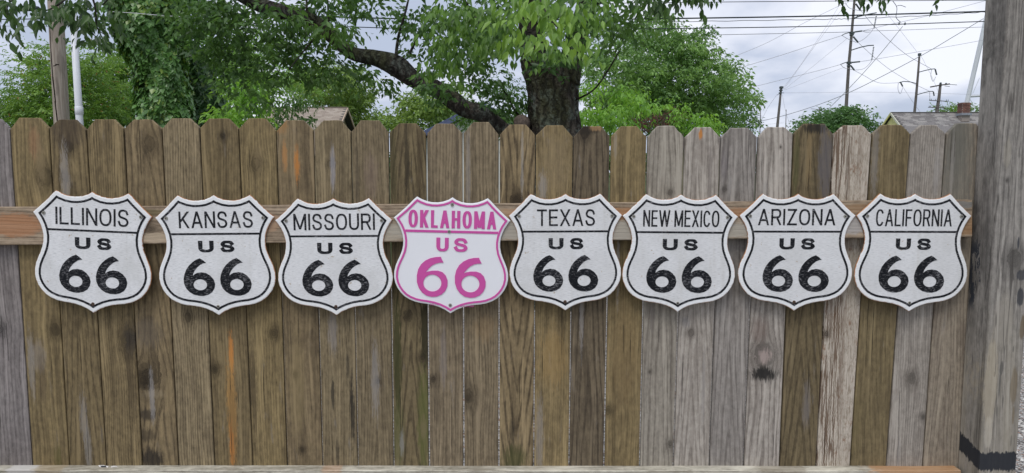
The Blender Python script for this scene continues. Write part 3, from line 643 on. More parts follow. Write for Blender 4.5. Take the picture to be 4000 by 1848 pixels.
signs = [('ILLINOIS', (132, 827), (598.8, 846.8), (367.3, 745.6), (371.5, 1223.3), (-.615, .61, .275, .565)),
         ('KANSAS', (605, 849.6), (1070.8, 849.6), (831.8, 761.2), (861, 1231.8), (-.60, .645, .275, .555)),
         ('MISSOURI', (1074, 860), (1533, 862.4), (1301, 772), (1325.9, 1231.8), (-.685, .70, .265, .55)),
         ('OKLAHOMA', (1540, 850.6), (1996, 864.7), (1770.6, 771.5), (1769.2, 1224.7), (-.745, .76, .23, .535)),
         ('TEXAS', (1985, 841), (2431.5, 841), (2204.7, 754), (2209.4, 1213), (-.50, .52, .27, .56)),
         ('NEW MEXICO', (2433, 842), (2883.8, 846.8), (2661, 758.8), (2649.4, 1218.6), (-.645, .675, .275, .56)),
         ('ARIZONA', (2886.8, 843.5), (3343, 842.6), (3116.5, 755.5), (3095.3, 1214.4), (-.675, .65, .262, .545)),
         ('CALIFORNIA', (3344.7, 841), (3796.5, 842.6), (3573, 752.7), (3548, 1217.6), (-.66, .655, .268, .56))]
slab = {'ILLINOIS': 'ILLINOIS US 66, black on worn white enamel, leftmost in the row', 'KANSAS': 'KANSAS US 66, black on worn white, between ILLINOIS and MISSOURI', 'MISSOURI': 'MISSOURI US 66, black on worn white, left of the pink one',
        'OKLAHOMA': 'OKLAHOMA US 66 in pink on clean white, the only pink one', 'TEXAS': 'TEXAS US 66, black on worn white, right of the pink one', 'NEW MEXICO': 'NEW MEXICO US 66, black on white, rusty nick on upper left point',
        'ARIZONA': 'ARIZONA US 66, black on worn white, between NEW MEXICO and CALIFORNIA', 'CALIFORNIA': 'CALIFORNIA US 66, black on worn white, rightmost beside the post'}
OUT = full_outline()
def put(o_, V, Fc, mat, base, s, root, name, smooth=False):
    """sign units (x right, y up, z towards the viewer) to metres"""
    me = mesh(name, [(x*s, -base-z*s, y*s) for x, y, z in V], Fc, mat, smooth); return addobj(name, me, root)
def disc(x, y, r, z0, z1, n=14, dome=0):
    V = [(x+r*math.cos(2*math.pi*i/n), y+r*math.sin(2*math.pi*i/n), z0) for i in range(n)]+[(x+r*.8*math.cos(2*math.pi*i/n), y+r*.8*math.sin(2*math.pi*i/n), z1) for i in range(n)]
    return V, [tuple(range(n, 2*n))]+[(i, (i+1) % n, n+(i+1) % n, n+i) for i in range(n)]
for si, (txt, LT, RT, CP, BT, ext_) in enumerate(signs):
    new = txt == 'OKLAHOMA'
    Y = YR-.0015-(.0022 if si % 2 else 0)
    l, r_, c, bt_ = [P(*q, Y-.004) for q in (LT, RT, CP, BT)]
    s = (r_-l).length/2; mid = (l+r_)/2
    ang = math.atan2(r_.z-l.z, r_.x-l.x)*.7+math.atan2(bt_.x-c.x, c.z-bt_.z)*.3
    topz = mid.z+.378*s
    hs = (topz-bt_.z)/(2.045*s)
    root = thing('shield_sign', 'shield sign reading '+slab[txt], 'sign', (mid.x, Y, topz), 'row of shield signs on the fence')
    root.rotation_euler = (0, -ang, 0); root.scale = (1, 1, hs)
    rim = sign_rim_mat(si*1.7) if not new else WHITE_NEW
    o0 = OUT
    r1, r2, r3 = offset(o0, .006), offset(o0, .02), offset(o0, .034)
    n = len(o0)
    V = [(p.x, p.y, 0) for p in o0]+[(p.x, p.y, .012) for p in o0]+[(p.x, p.y, .022) for p in r1]+[(p.x, p.y, .027) for p in r2]
    tr = geometry.tessellate_polygon([[Vector((p.x, p.y, 0)) for p in r2]]); Fc = [tuple(3*n+k for k in t) for t in tr]
    for k in range(n):
        k2 = (k+1) % n
        for L_ in range(3): Fc.append((L_*n+k, L_*n+k2, (L_+1)*n+k2, (L_+1)*n+k))
    pl = put(None, V, Fc, rim, 0, s, root, 'plate')
    at = pl.data.attributes.new('edge', 'FLOAT', 'POINT'); at.data.foreach_set('value', [1.0]*n+[1.0]*n+[.75]*n+[.0]*n)
    top = .027
    a_, b_ = (.072, .108) if not new else (.036, .070)
    ro, ri = offset(o0, a_), offset(o0, b_)
    ink = sign_ink_mat(si*2.3) if not new else PINK
    if not new:
        rf = offset(o0, (a_+b_)/2); tr = geometry.tessellate_polygon([[Vector((p.x, p.y, 0)) for p in rf]])
        put(None, [(p.x, p.y, top+.0015) for p in rf], [tuple(t) for t in tr], sign_face_mat(si*2.9), 0, s, root, 'face_panel')
    hb = top+(.004 if not new else .009)
    V = [(p.x, p.y, top) for p in ro]+[(p.x, p.y, hb) for p in ro]+[(p.x, p.y, hb) for p in ri]+[(p.x, p.y, top) for p in ri]; Fc = []
    for k in range(n):
        k2 = (k+1) % n
        for L_ in range(3): Fc.append((L_*n+k, L_*n+k2, (L_+1)*n+k2, (L_+1)*n+k))
    put(None, V, Fc, ink, 0, s, root, 'border')
    dy = .655 if not new else .597; dh = .017 if not new else .021
    # the divider spans between the border's inner edges
    def edge_x(y):
        for k in range(n):
            p, q = ri[k], ri[(k+1) % n]
            if p.x > .3 and q.x > .3 and (p.y-y)*(q.y-y) <= 0 and abs(p.y-q.y) > 1e-9: return p.x+(q.x-p.x)*(y-p.y)/(q.y-p.y)
        return .72
    ex = min(edge_x(-dy+dh), edge_x(-dy-dh))+.004
    V, Fc = extrude_poly([(-ex, -dy-dh), (ex, -dy-dh), (ex, -dy+dh), (-ex, -dy+dh)], [], hb-top-.0004)
    put(None, [(x, y, z+top) for x, y, z in V], Fc, ink, 0, s, root, 'divider_bar')
    # the state's name
    x0, x1, y0, y1 = ext_; t = .0335 if not new else .054
    if txt in ('NEW MEXICO', 'CALIFORNIA'): t = .0295
    gapu = .17 if not new else .24
    wd = [(0 if ch == 'I' else GL[ch][0]) if ch != ' ' else .22 for ch in txt]
    ni = txt.count('I'); tot = sum(wd)+gapu*(len(txt)-1); ku = (x1-x0-ni*t)/tot; x = x0
    for ch, w_ in zip(txt, wd):
        if ch == ' ': x += (w_+gapu)*ku; continue
        ww = w_*ku if ch != 'I' else t
        V, Fc = glyph(ch, x, -y1, ww, y1-y0, t, hb-top, t if not new else .042)
        put(None, [(a, b2, z+top+.0007) for a, b2, z in V], Fc, ink, 0, s, root, 'letter'); x += ww+gapu*ku
    us = [('U', -.295, .262), ('S', .072, .248)] if not new else [('U', -.262, .212), ('S', .035, .245)]
    for ch, xx, ww in us:
        y1_, y0_ = (.965, .77) if not new else (.945, .705)
        V, Fc = glyph(ch, xx, -y1_, ww, y1_-y0_, .074 if not new else .066, hb-top, .043 if not new else .044)
        put(None, [(a, b2, z+top+.0007) for a, b2, z in V], Fc, ink, 0, s, root, 'letter')
    oo, hh, dx = sixshape(new); V, Fc = extrude_poly(oo, [hh], (hb-top)*1.2)
    for k in range(2):
        put(None, [(a+k*dx, b2, z+top+.0007) for a, b2, z in V], Fc, ink, 0, s, root, 'numeral')
    sc = [(-.81, -.385), (.815, -.388)] if not new else [(.0, -.128), (-.045, -.597), (-.005, -1.895)]
    for (x, y) in sc:
        V, Fc = disc(x, y, .032, top, top+.018); sr = put(None, V, Fc, SCREW, 0, s, root, 'screw')
        MBs = MB(); rt = random.uniform(0, 1.5)
        Mx = Matrix.Rotation(rt, 3, 'Z')
        MBs.box((x, y, top+.019), (.034, .008, .002), Mx); MBs.box((x, y, top+.0185), (.008, .034, .002), Mx)
        sl_ = mesh('drive_slot', [(a*s, -c_*s, b2*s) for a, b2, c_ in MBs.v], MBs.f, SCREWD); addobj('drive_slot', sl_, sr)
    if not new:
        V, Fc = disc(-.004, -1.89, .030, top+.002, top+.006); put(None, V, Fc, SCREW if si % 2 else RUSTH, 0, s, root, 'screw_hole')
        V, Fc = disc(-.004, -1.89, .017, top+.006, top+.0075); put(None, V, Fc, SCREWD, 0, s, root, 'screw_hole')
    else:
        for word, wx, wy in (('HS-107', -.27, -1.885), ('Made in USA', .27, -1.90)):
            fc_ = bpy.data.curves.new('print', 'FONT'); fc_.body = word; fc_.size = .052*s; fc_.align_x = 'CENTER'
            fo = bpy.data.objects.new('tmp', fc_); COL.objects.link(fo); bpy.context.view_layer.update()
            me = bpy.data.meshes.new_from_object(fo); bpy.data.objects.remove(fo)
            for v_ in me.vertices: v_.co = Vector((v_.co.x+wx*s, -(top+.0015)*s, v_.co.y+(wy-.02)*s))
            me.materials.clear(); me.materials.append(PINK); addobj('small_print', me, root)

# ------------------------------------------------------------------ scraps and the dark seat back
def scrap(name, pts, Y, mat, label, cat, lift=.004, inner=None, imat=None):
    W3 = [Vector(p) for p in pts]; c = sum(W3, Vector())/len(W3)
    root = thing(name, label, cat, tuple(c))
    n = len(W3); V = [p for p in W3]+[p+Vector((0, -.0006, .0006)) for p in W3]
    F_ = [tuple(range(n))[::-1], tuple(range(n, 2*n))]+[(i, (i+1) % n, n+(i+1) % n, n+i) for i in range(n)]
    m = MB(); m.v = V; m.f = F_; m.build('paper', mat, root)
    if inner:
        m = MB(); m.v = [Vector(p)+Vector((0, -.0014, .0014)) for p in inner]; m.f = [tuple(range(len(inner)))]; m.build('printed_patch', imat, root)
paper = simple('scrap_paper', (.72, .70, .68), .6, .12, 60); pk = simple('scrap_pink', (.55, .28, .24), .6, .35, 220); dk = simple('scrap_dark', (.04, .045, .05), .5, .3, 150)
def T(px, py, dz=0.0, Y=-.01): q = P(px, py, Y); return (q.x, Y, q.z+dz)
scrap('torn_sticker', [T(384, 1818, Y=-.006), T(405, 1817, Y=-.006), T(424, 1822, Y=-.014), T(421, 1828, Y=-.02), T(394, 1829, Y=-.02)], 0, paper, 'small torn black and white sticker curling on the bottom rail against the boards', 'sticker',
      inner=[T(392, 1820, Y=-.010), T(414, 1820, Y=-.010), T(417, 1826, Y=-.018), T(398, 1827, Y=-.018)], imat=dk)
arc = [T(426+42*t, 1826-6*math.sin(math.pi*t), Y=-.010) for t in np.linspace(0, 1, 9)]+[T(468-38*t, 1828-3*math.sin(math.pi*t), Y=-.020) for t in np.linspace(0, 1, 7)]
scrap('curled_strip', arc, 0, paper, 'thin curled strip of torn sticker beside the black and white one on the bottom rail', 'sticker')
scrap('paper_scrap', [T(478, 1848, Y=-.040), T(500, 1837, Y=-.034), T(531, 1828, Y=-.022), T(527, 1834, Y=-.026), T(510, 1850, Y=-.044)], 0, paper, 'white pointed paper scrap printed in pink lying on the bottom rail', 'sticker',
      inner=[T(488, 1847, Y=-.040), T(503, 1839, Y=-.036), T(522, 1832.5, Y=-.026), T(508, 1847, Y=-.042)], imat=pk)
blackp = simple('black_plastic', (.016, .016, .018), .5, .2, 20)
def seat_back():
    a = P(14, 1848, -.35); root = thing('seat_back', 'dark rounded seat back cut off by the lower left corner of the photo', 'chair', (a.x-.25, -.35, 0))
    m = MB(); n = 14; zc = P(14, 1790, -.35).z
    prof = []
    for i in range(n+1):
        t = math.pi*i/n; prof.append((a.x-.25-.255*math.cos(t)*-1, zc-.12+.13*math.sin(t)+.02))
    prof = [(a.x-.5, .35)]+[(a.x-.25+.253*math.cos(math.pi-math.pi*i/n), zc-.13+.15*math.sin(math.pi*i/n)) for i in range(n+1)]+[(a.x+.01, .35)]
    k = len(prof); m.v = [Vector((x, -.37, z)) for x, z in prof]+[Vector((x, -.335, z)) for x, z in prof]
    m.f = [tuple(range(k)), tuple(range(2*k-1, k-1, -1))]+[((i+1) % k, i, k+i, k+(i+1) % k) for i in range(k)]
    m.build('backrest', blackp, root)
    m = MB(); m.box((a.x-.25, -.58, .36), (.46, .44, .03)); m.build('seat', blackp, root)
    for sx in (-1, 1):
        for yy in (-.38, -.77): m = MB(); m.tube([(a.x-.25+sx*.2, yy, 0), (a.x-.25+sx*.2, yy, .35)], .014, 8); m.build('leg', blackp, root)
seat_back()
#PART2
# ------------------------------------------------------------------ leaves
DOWN = np.array([0, 0, -1.0])
def nrm(a): return a/np.maximum(1e-9, np.linalg.norm(a, axis=1, keepdims=True))
def Pn(px, py, Y): return np.array(P(px, py, Y))
def leaf_mesh(name, pos, ax, nm, L, Wd, col, near=False):
    N = len(pos); ax = nrm(ax); sd_ = nrm(np.cross(ax, nm)); up = np.cross(sd_, ax)
    if near:
        tpl = [(0, 0, 0), (.18, -.34, .04), (.18, .34, .04), (.42, -.5, .07), (.42, .5, .07), (.72, -.27, .02), (.72, .27, .02), (1.0, 0, -.12), (.45, 0, -.04)]
        fc = [(8, 0, 1), (8, 1, 3), (8, 3, 5), (8, 5, 7), (8, 7, 6), (8, 6, 4), (8, 4, 2), (8, 2, 0)]
    else:
        tpl = [(0, 0, 0), (.38, -.5, .10), (1.0, 0, -.05), (.38, .5, .10)]; fc = [(0, 1, 2), (0, 2, 3)]
    K = len(tpl); T_ = np.array(tpl)
    V = (pos[:, None, :]+ax[:, None, :]*(T_[None, :, 0:1]*L[:, None, None])+sd_[:, None, :]*(T_[None, :, 1:2]*Wd[:, None, None])+up[:, None, :]*(T_[None, :, 2:3]*L[:, None, None])).reshape(-1, 3)
    Fa = (np.array(fc)[None]+np.arange(N)[:, None, None]*K).reshape(-1, 3)
    me = bpy.data.meshes.new(name); me.vertices.add(len(V)); me.vertices.foreach_set('co', V.astype(np.float32).ravel())
    me.loops.add(Fa.size); me.loops.foreach_set('vertex_index', Fa.astype(np.int32).ravel())
    me.polygons.add(len(Fa)); me.polygons.foreach_set('loop_start', np.arange(0, Fa.size, 3, dtype=np.int32)); me.polygons.foreach_set('loop_total', np.full(len(Fa), 3, dtype=np.int32))
    me.update(calc_edges=True); me.validate()
    ca = me.color_attributes.new('tint', 'FLOAT_COLOR', 'POINT')
    col = np.minimum(col*1.30, .6); C4 = np.ones((N, K, 4)); C4[:, :, :3] = col[:, None, :]; ca.data.foreach_set('color', C4.astype(np.float32).ravel())
    return me
DENS = 4.6
def clumps(blobs, per_m2=5.0, cr=(.16, .34)):
    """blobs: (px, py, rx, ry, Y, depth_m[, weight]) -> clump centres, radii"""
    C, R = [], []
    for b in blobs:
        px, py, rx, ry, Y, dm = b[:6]; wgt = b[6] if len(b) > 6 else 1
        k = (Y-CAM.y)/F_PX; c = Pn(px, py, Y); a, h = rx*k, ry*k; n = max(4, int(DENS*per_m2*wgt*math.pi*a*h))
        d = nrm(RS.normal(size=(n, 3))); r = RS.uniform(.15, 1, n)**.45
        C.append(c+d*r[:, None]*np.array([a, dm, h])); R.append(RS.uniform(cr[0], cr[1], n))
    return np.vstack(C), np.concatenate(R)
def foliage(C, R, leaves, L, pal, droop=.5, aspect=.45, tw=4, cvar=.6, flat=.6):
    """leaves per clump, set along short twigs"""
    nC = len(C); nt = max(1, leaves//tw)
    cc = np.repeat(C, nt, 0); rr = np.repeat(R, nt); n = len(cc)
    d = nrm(RS.normal(size=(n, 3))*np.array([1, 1, .8])); p0 = cc+d*(rr*RS.uniform(.2, 1.0, n)**.6)[:, None]*np.array([1, 1, .75])
    td = nrm(d*np.array([1, 1, .3])+RS.normal(size=(n, 3))*.35+DOWN*.25*droop)
    tl = L*tw*.42
    tpar = np.tile(np.arange(tw), n); pp = np.repeat(p0, tw, 0)+np.repeat(td, tw, 0)*((tpar+.5)*tl/tw)[:, None]+RS.normal(size=(n*tw, 3))*L*.12
    side = nrm(np.cross(np.repeat(td, tw, 0), [0, 0, 1.0])); sg = np.where(tpar % 2 == 0, 1.0, -1.0)
    ax = nrm(np.repeat(td, tw, 0)*.55+side*sg[:, None]*.7+DOWN*droop+RS.normal(size=(n*tw, 3))*.3)
    nm = nrm(np.array([0, 0, 1.0])*flat+RS.normal(size=(n*tw, 3))*.55)
    Ls = L*RS.uniform(.65, 1.2, n*tw)
    A, B = np.array(pal[0]), np.array(pal[1])
    t = np.clip(np.repeat(np.repeat(RS.rand(nC), nt), tw)*cvar*1.4+RS.rand(n*tw)*(1-cvar)*.9-.05, 0, 1)
    col = A+(B-A)*t[:, None]; col = col*RS.uniform(.8, 1.2, (n*tw, 1))
    if len(pal) > 2:
        k = RS.rand(n*tw) < pal[3]; col[k] = np.array(pal[2])*RS.uniform(.8, 1.2, (k.sum(), 1))
    return pp, ax, nm, Ls, Ls*aspect, col
LEAF = leafmat('leaf_green'); IVY = leafmat('ivy_leaf', .22, .35, .5)
def bark_mat(name, c1, c2, lich=.35):
    b = NB(name); c = b.coord(); n = b.noise(b.mapv(c, (9, 9, 2.2)), 1, 6, .7, .6); n2 = b.noise(c, 7, 6, .7); n3 = b.noise(c, 60, 3)
    col = b.mix(b.mr(n, .38, .62), c1, c2); col = b.mix(b.math('MULTIPLY', b.mr(b.math('MULTIPLY_ADD', n3, .2, n2), .60, .70), lich), col, (.17, .20, .17))
    gm = b.noise(c, 2.1, 3); col = b.mix(b.math('MULTIPLY', b.mr(gm, .5, .62), .45), col, (.065, .075, .03))
    rd = b.new('ShaderNodeTexWave', bands_direction='X'); b.put(rd.inputs['Vector'], c); rd.inputs['Scale'].default_value = 3.2; rd.inputs['Distortion'].default_value = 9; rd.inputs['Detail'].default_value = 4; rd.inputs['Detail Scale'].default_value = 2.5
    col = b.mix(b.math('MULTIPLY', b.mr(rd.outputs['Fac'], .45, .1), .6), col, tuple(q*.35 for q in c1))
    b.bump(b.math('ADD', n, b.math('MULTIPLY', rd.outputs['Fac'], .8)), 1.0, .035); return b.done(col, .95)
BARKT = bark_mat('trunk_bark', (.030, .025, .019), (.095, .083, .066), .75)
BARK = bark_mat('tree_bark', (.018, .015, .012), (.052, .045, .037)); BARK2 = bark_mat('far_bark', (.05, .04, .03), (.10, .085, .065), .2)  # tree_bark darkened: shade under the limbs put into its colour
def ptube(parent, name, pts, n=12, mat=None, wob=.06, sub=5, label=None, pxw=True, kind=None):
    """pts: (px, py, width_px, Y) -> smooth tapering limb"""
    q = [Vector((*P(a, b_, Y), w_*(Y-CAM.y)/F_PX/2)) for a, b_, w_, Y in pts]
    q = catmull(q, sub); m = MB(); m.tube([v.xyz for v in q], [v.w for v in q], n, wob=wob); return m.build(name, mat or BARK, parent, smooth=True, label=label, kind=kind)
def crown(parent, blobs, leaves, L, pal, per=5, cr=(.16, .34), name='crown', near=False, mat=None, **k):
    C, R = clumps(blobs, per, cr); a = foliage(C, R, leaves, L, pal, **k)
    o_ = np.array(parent.location); me = leaf_mesh(name, a[0]-o_, *a[1:], near=near); me.materials.append(mat or LEAF)
    o = addobj(name, me, parent, kind='stuff'); return o
def tree(label, blobs, leaves, L, pal, trunk, cat='tree', name='tree', group=None, limbs=(), **k):
    b = P(trunk[0], trunk[1], trunk[3]); root = thing(name, label, cat, (b.x, b.y, 0), group)
    m = MB(); top = b; r = trunk[2]*(trunk[3]-CAM.y)/F_PX/2
    m.tube([(b.x, b.y, -.05), (b.x+.02, b.y, top.z*.5), tuple(top)], [r*1.3, r*1.05, r*.8], 10, wob=.12); m.build('trunk', BARK2, root, smooth=True)
    for lm in limbs: ptube(root, 'limb', lm, 8, BARK2)
    crown(root, blobs, leaves, L, pal, **k); return root

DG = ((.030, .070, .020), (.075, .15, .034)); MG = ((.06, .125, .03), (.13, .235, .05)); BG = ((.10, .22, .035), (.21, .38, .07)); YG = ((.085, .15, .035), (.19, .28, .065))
# ---- the big tree with its low limb
bt_base = P(2160, 500, 5.9)
big = thing('large_tree', 'large shade tree with dark lichened trunk and a long limb reaching left', 'tree', (bt_base.x, 5.9, 0))
def trunk_mesh():
    sects = [(2175, 3000, 330), (2170, 900, 235), (2165, 560, 212), (2163, 480, 198), (2160, 400, 188), (2156, 330, 194), (2150, 280, 208), (2150, 235, 222)]
    v = []; f = []; n = 72; q = [Vector((*P(a, b_, 5.9), w_*8.59/F_PX/2)) for a, b_, w_ in sects]; q = catmull(q, 6)
    for k, p in enumerate(q):
        for j in range(n):
            t = 2*math.pi*j/n; rr = p.w*(1+.035*math.sin(9*t+p.z*1.4)+.03*math.sin(17*t-p.z*3+1)+.028*math.sin(31*t+5*math.sin(p.z*4))+random.uniform(-.012, .012))
            v.append((p.x+rr*math.cos(t)-big.location.x, rr*math.sin(t), p.z))
    for k in range(len(q)-1):
        for j in range(n): f.append((k*n+j, k*n+(j+1) % n, (k+1)*n+(j+1) % n, (k+1)*n+j))
    return mesh('trunk', v, f, BARKT, True)
addobj('trunk', trunk_mesh(), big)
ptube(big, 'limb', [(2120, 330, 130, 5.95), (2092, 230, 112, 6.0), (2075, 120, 100, 6.0), (2085, 0, 90, 6.0), (2060, -300, 70, 6.0), (2010, -800, 40, 6.2)], 20, label='left upright stem')
ptube(big, 'limb', [(2210, 320, 110, 5.8), (2238, 210, 88, 5.8), (2262, 120, 80, 5.8), (2290, 30, 74, 5.8), (2330, -120, 66, 5.7), (2420, -500, 45, 5.6)], 20, label='right leaning stem')
ptube(big, 'limb', [(2130, 600, 130, 5.9), (2040, 555, 85, 5.8), (1975, 515, 60, 5.7), (1925, 472, 58, 5.6), (1870, 440, 62, 5.5), (1815, 425, 66, 5.5), (1765, 390, 68, 5.5), (1700, 345, 66, 5.4), (1620, 312, 66, 5.4), (1548, 258, 84, 5.4), (1470, 228, 62, 5.4), (1376, 208, 52, 5.4), (1300, 145, 54, 5.4), (1235, 95, 60, 5.4), (1155, 62, 66, 5.4), (1070, 38, 58, 5.4), (1000, 12, 56, 5.4), (900, -40, 44, 5.3), (700, -160, 32, 5.2), (300, -300, 16, 4.5)], 18, label='long dark limb reaching to the upper left', sub=6, wob=.025)
ptube(big, 'limb', [(1820, 440, 40, 5.5), (1800, 400, 44, 5.5), (1765, 372, 40, 5.5)], 10)
for tw_ in ([(1230, 90, 12, 5.3), (1202, 50, 10, 5.2), (1198, 0, 8, 5.2), (1210, -80, 6, 5.2)], [(1545, 245, 14, 5.3), (1555, 150, 11, 5.3), (1580, 60, 9, 5.2), (1600, -20, 7, 5.2)], [(1600, 210, 11, 5.5), (1650, 110, 8, 5.4), (1700, 40, 6, 5.3)],
            [(1290, 140, 9, 5.3), (1283, 70, 8, 5.2), (1280, 0, 6, 5.2)], [(1130, 270, 5, 5.5), (1170, 220, 6, 5.5), (1250, 120, 8, 5.4)], [(1800, -20, 14, 5.2), (1850, 60, 10, 4.8), (1900, 110, 6, 4.6)],
            [(2050, 480, 10, 6.0), (2010, 430, 9, 6), (1985, 380, 7, 6), (1950, 330, 5, 6)], [(2250, 390, 8, 5.8), (2330, 340, 7, 5.6), (2420, 200, 6, 5.4)], [(2300, 30, 24, 5.7), (2400, -20, 18, 5.3), (2550, -60, 12, 4.6)]):
    ptube(big, 'branch', tw_, 6)
m = MB(); c = P(2033, 478, 5.6); m.tube([c+Vector((.05, .25, -.02)), c+Vector((.01, .04, 0)), c], [.09, .095, .07], 14, wob=.1); m.build('limb_stub', simple('cut_wood', (.11, .085, .07), .9, .3, 40), big, smooth=True)
# crown: dark undersides along and over the limb
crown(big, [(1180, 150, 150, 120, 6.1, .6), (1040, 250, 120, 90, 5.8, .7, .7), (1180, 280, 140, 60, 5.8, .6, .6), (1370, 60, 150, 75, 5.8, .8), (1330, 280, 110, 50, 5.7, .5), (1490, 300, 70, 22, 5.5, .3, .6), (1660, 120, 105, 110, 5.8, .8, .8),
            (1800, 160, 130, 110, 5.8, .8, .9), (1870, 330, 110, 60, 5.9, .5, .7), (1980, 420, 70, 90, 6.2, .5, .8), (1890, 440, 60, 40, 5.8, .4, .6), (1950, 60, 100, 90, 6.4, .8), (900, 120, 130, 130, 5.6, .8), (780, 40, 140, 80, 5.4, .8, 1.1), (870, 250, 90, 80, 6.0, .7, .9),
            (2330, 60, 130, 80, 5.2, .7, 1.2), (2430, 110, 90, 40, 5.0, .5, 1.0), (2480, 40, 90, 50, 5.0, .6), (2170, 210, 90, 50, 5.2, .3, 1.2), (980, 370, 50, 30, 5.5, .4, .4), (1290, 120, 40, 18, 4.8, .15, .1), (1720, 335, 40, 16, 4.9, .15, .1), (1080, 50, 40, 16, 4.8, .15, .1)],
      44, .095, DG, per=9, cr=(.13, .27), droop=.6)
crown(big, [(1620, -250, 700, 240, 6.5, 2.6, .55), (1150, -260, 330, 220, 6.0, 2.2, .5), (2250, -260, 500, 220, 6.0, 2.6, .5), (1700, -700, 900, 300, 7, 3.5, .3)], 26, .14, DG, per=3, cr=(.2, .4), droop=.5)  # upper crown out of view, added to shade the leaves below
# bright hanging sprays nearer the fence; the largest leaves are parts
def near_leaves(parent, blobs, n, L, pal, proto_n=4, droop=1.0, indiv=True, per_twig=5):
    out = []; tot = sum(b[2]*b[3] for b in blobs)
    for px, py, rx, ry, Y, dm in blobs:
        k = (Y-CAM.y)/F_PX; m_ = max(1, int(n*rx*ry/tot/per_twig))
        for _ in range(m_):
            a, r = random.uniform(0, 6.28), random.random()**.5
            p = Pn(px+rx*r*math.cos(a), py+ry*r*math.sin(a), Y)+np.array([0, random.uniform(-dm, dm), 0])
            td = np.array([random.uniform(-1, 1), random.uniform(-.8, .3), random.uniform(-.5, .1)]); td /= np.linalg.norm(td)
            for j in range(per_twig):
                q = p+td*L*.5*j; sg = -1 if j % 2 else 1; s_ = np.cross(td, [0, 0, 1.0]); s_ /= max(1e-6, np.linalg.norm(s_))
                ax = td*.35+s_*sg*.55+DOWN*droop+np.random.RandomState(random.randrange(10**6)).normal(size=3)*.36
                nm = np.array([random.uniform(-.6, .6), -1, random.uniform(.2, 1.0)]); out.append((q, ax, nm, L*random.uniform(.6, 1.15)))
    return out
def leaf_objs(parent, lst, pal, maxn, aspect=.40):
    protos = []
    for k in range(5):
        c = np.array(pal[0])+(np.array(pal[1])-np.array(pal[0]))*k/4
        me = leaf_mesh('leaf', np.zeros((1, 3)), np.array([[1.0, 0, 0]]), np.array([[0, 0, 1.0]]), np.array([1.0]), np.array([aspect]), np.array([c]), near=True); me.materials.append(LEAF); protos.append(me)
    o_ = parent.location
    for (q, ax, nm, L) in lst[:maxn]:
        x = Vector(ax).normalized(); z = Vector(nm); y = z.cross(x).normalized(); z = x.cross(y)
        o = bpy.data.objects.new('leaf', random.choice(protos)); COL.objects.link(o); o.parent = parent
        M = Matrix((x, y, z)).transposed().to_4x4(); M.translation = Vector(q)-o_; o.matrix_local = M @ Matrix.Scale(L, 4)
def leaf_stuff(parent, lst, pal, name='foliage', aspect=.40):
    q = np.array([l[0] for l in lst]); ax = np.array([l[1] for l in lst]); nm = np.array([l[2] for l in lst]); L = np.array([l[3] for l in lst])
    t = RS.rand(len(q), 1); col = np.array(pal[0])+(np.array(pal[1])-np.array(pal[0]))*t
    me = leaf_mesh(name, q-np.array(parent.location), ax, nm, L, L*aspect, col, near=True); me.materials.append(LEAF); addobj(name, me, parent, kind='stuff')
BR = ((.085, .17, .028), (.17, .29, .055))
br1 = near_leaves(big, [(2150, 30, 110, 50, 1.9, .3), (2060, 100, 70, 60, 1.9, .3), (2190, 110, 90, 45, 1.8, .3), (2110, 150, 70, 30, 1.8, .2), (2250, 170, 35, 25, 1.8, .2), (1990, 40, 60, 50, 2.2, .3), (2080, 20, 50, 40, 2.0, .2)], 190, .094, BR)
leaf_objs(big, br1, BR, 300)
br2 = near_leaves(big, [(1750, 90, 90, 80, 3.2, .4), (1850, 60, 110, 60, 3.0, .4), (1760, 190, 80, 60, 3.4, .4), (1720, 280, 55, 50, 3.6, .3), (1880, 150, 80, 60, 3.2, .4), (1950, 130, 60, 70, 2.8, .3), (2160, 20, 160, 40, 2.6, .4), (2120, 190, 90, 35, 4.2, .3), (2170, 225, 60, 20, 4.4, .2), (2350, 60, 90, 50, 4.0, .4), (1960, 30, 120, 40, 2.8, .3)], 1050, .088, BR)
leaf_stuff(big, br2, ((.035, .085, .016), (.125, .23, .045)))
DN = ((.022, .050, .014), (.050, .10, .025))  # darkened leaf tint: backlighting against the sky put into the colour
for tw_ in ([(2160, -260, 30, 2.4), (2140, -60, 14, 2.1), (2130, 40, 8, 1.95), (2180, 110, 5, 1.85)], [(1900, -300, 24, 3.2), (1860, -60, 14, 3.1), (1800, 60, 8, 3.2), (1750, 180, 5, 3.4)]): ptube(big, 'branch', tw_, 6)
# overhanging dark sprays of nearer branches, upper left and along the top edge
ov = thing('overhanging_branch', 'dark leafy branch tips hanging into the upper left corner in front of the two poles', 'branch', tuple(P(200, -150, 1.6)))
for tw_ in ([(500, -260, 26, 2.0), (330, -90, 14, 1.7), (240, 10, 8, 1.6), (160, 50, 4, 1.6)], [(330, -90, 12, 1.7), (370, 20, 8, 1.7), (380, 110, 5, 1.8), (420, 140, 3, 1.8)], [(330, -90, 12, 1.7), (120, -40, 8, 1.5), (30, 20, 6, 1.4), (40, 90, 3, 1.4)], [(400, 20, 6, 1.8), (440, -20, 5, 1.8)]): ptube(ov, 'branch', tw_, 6)
l1 = near_leaves(ov, [(20, 40, 60, 45, 1.4, .3), (60, 90, 40, 28, 1.4, .2), (205, 40, 55, 45, 1.6, .3), (290, 65, 65, 32, 1.7, .3), (310, 10, 90, 30, 1.8, .3), (345, 90, 40, 25, 1.8, .2)], 260, .078, DN)
l2 = near_leaves(ov, [(370, 140, 45, 18, 2.4, .2), (400, 165, 35, 14, 2.4, .2), (330, 155, 22, 14, 2.4, .2), (360, 15, 90, 25, 2.2, .3), (100, 10, 90, 14, 1.8, .3), (435, 150, 25, 12, 2.4, .2)], 170, .07, DN)
leaf_objs(ov, l1, DN, 298); leaf_stuff(ov, l2, DN)
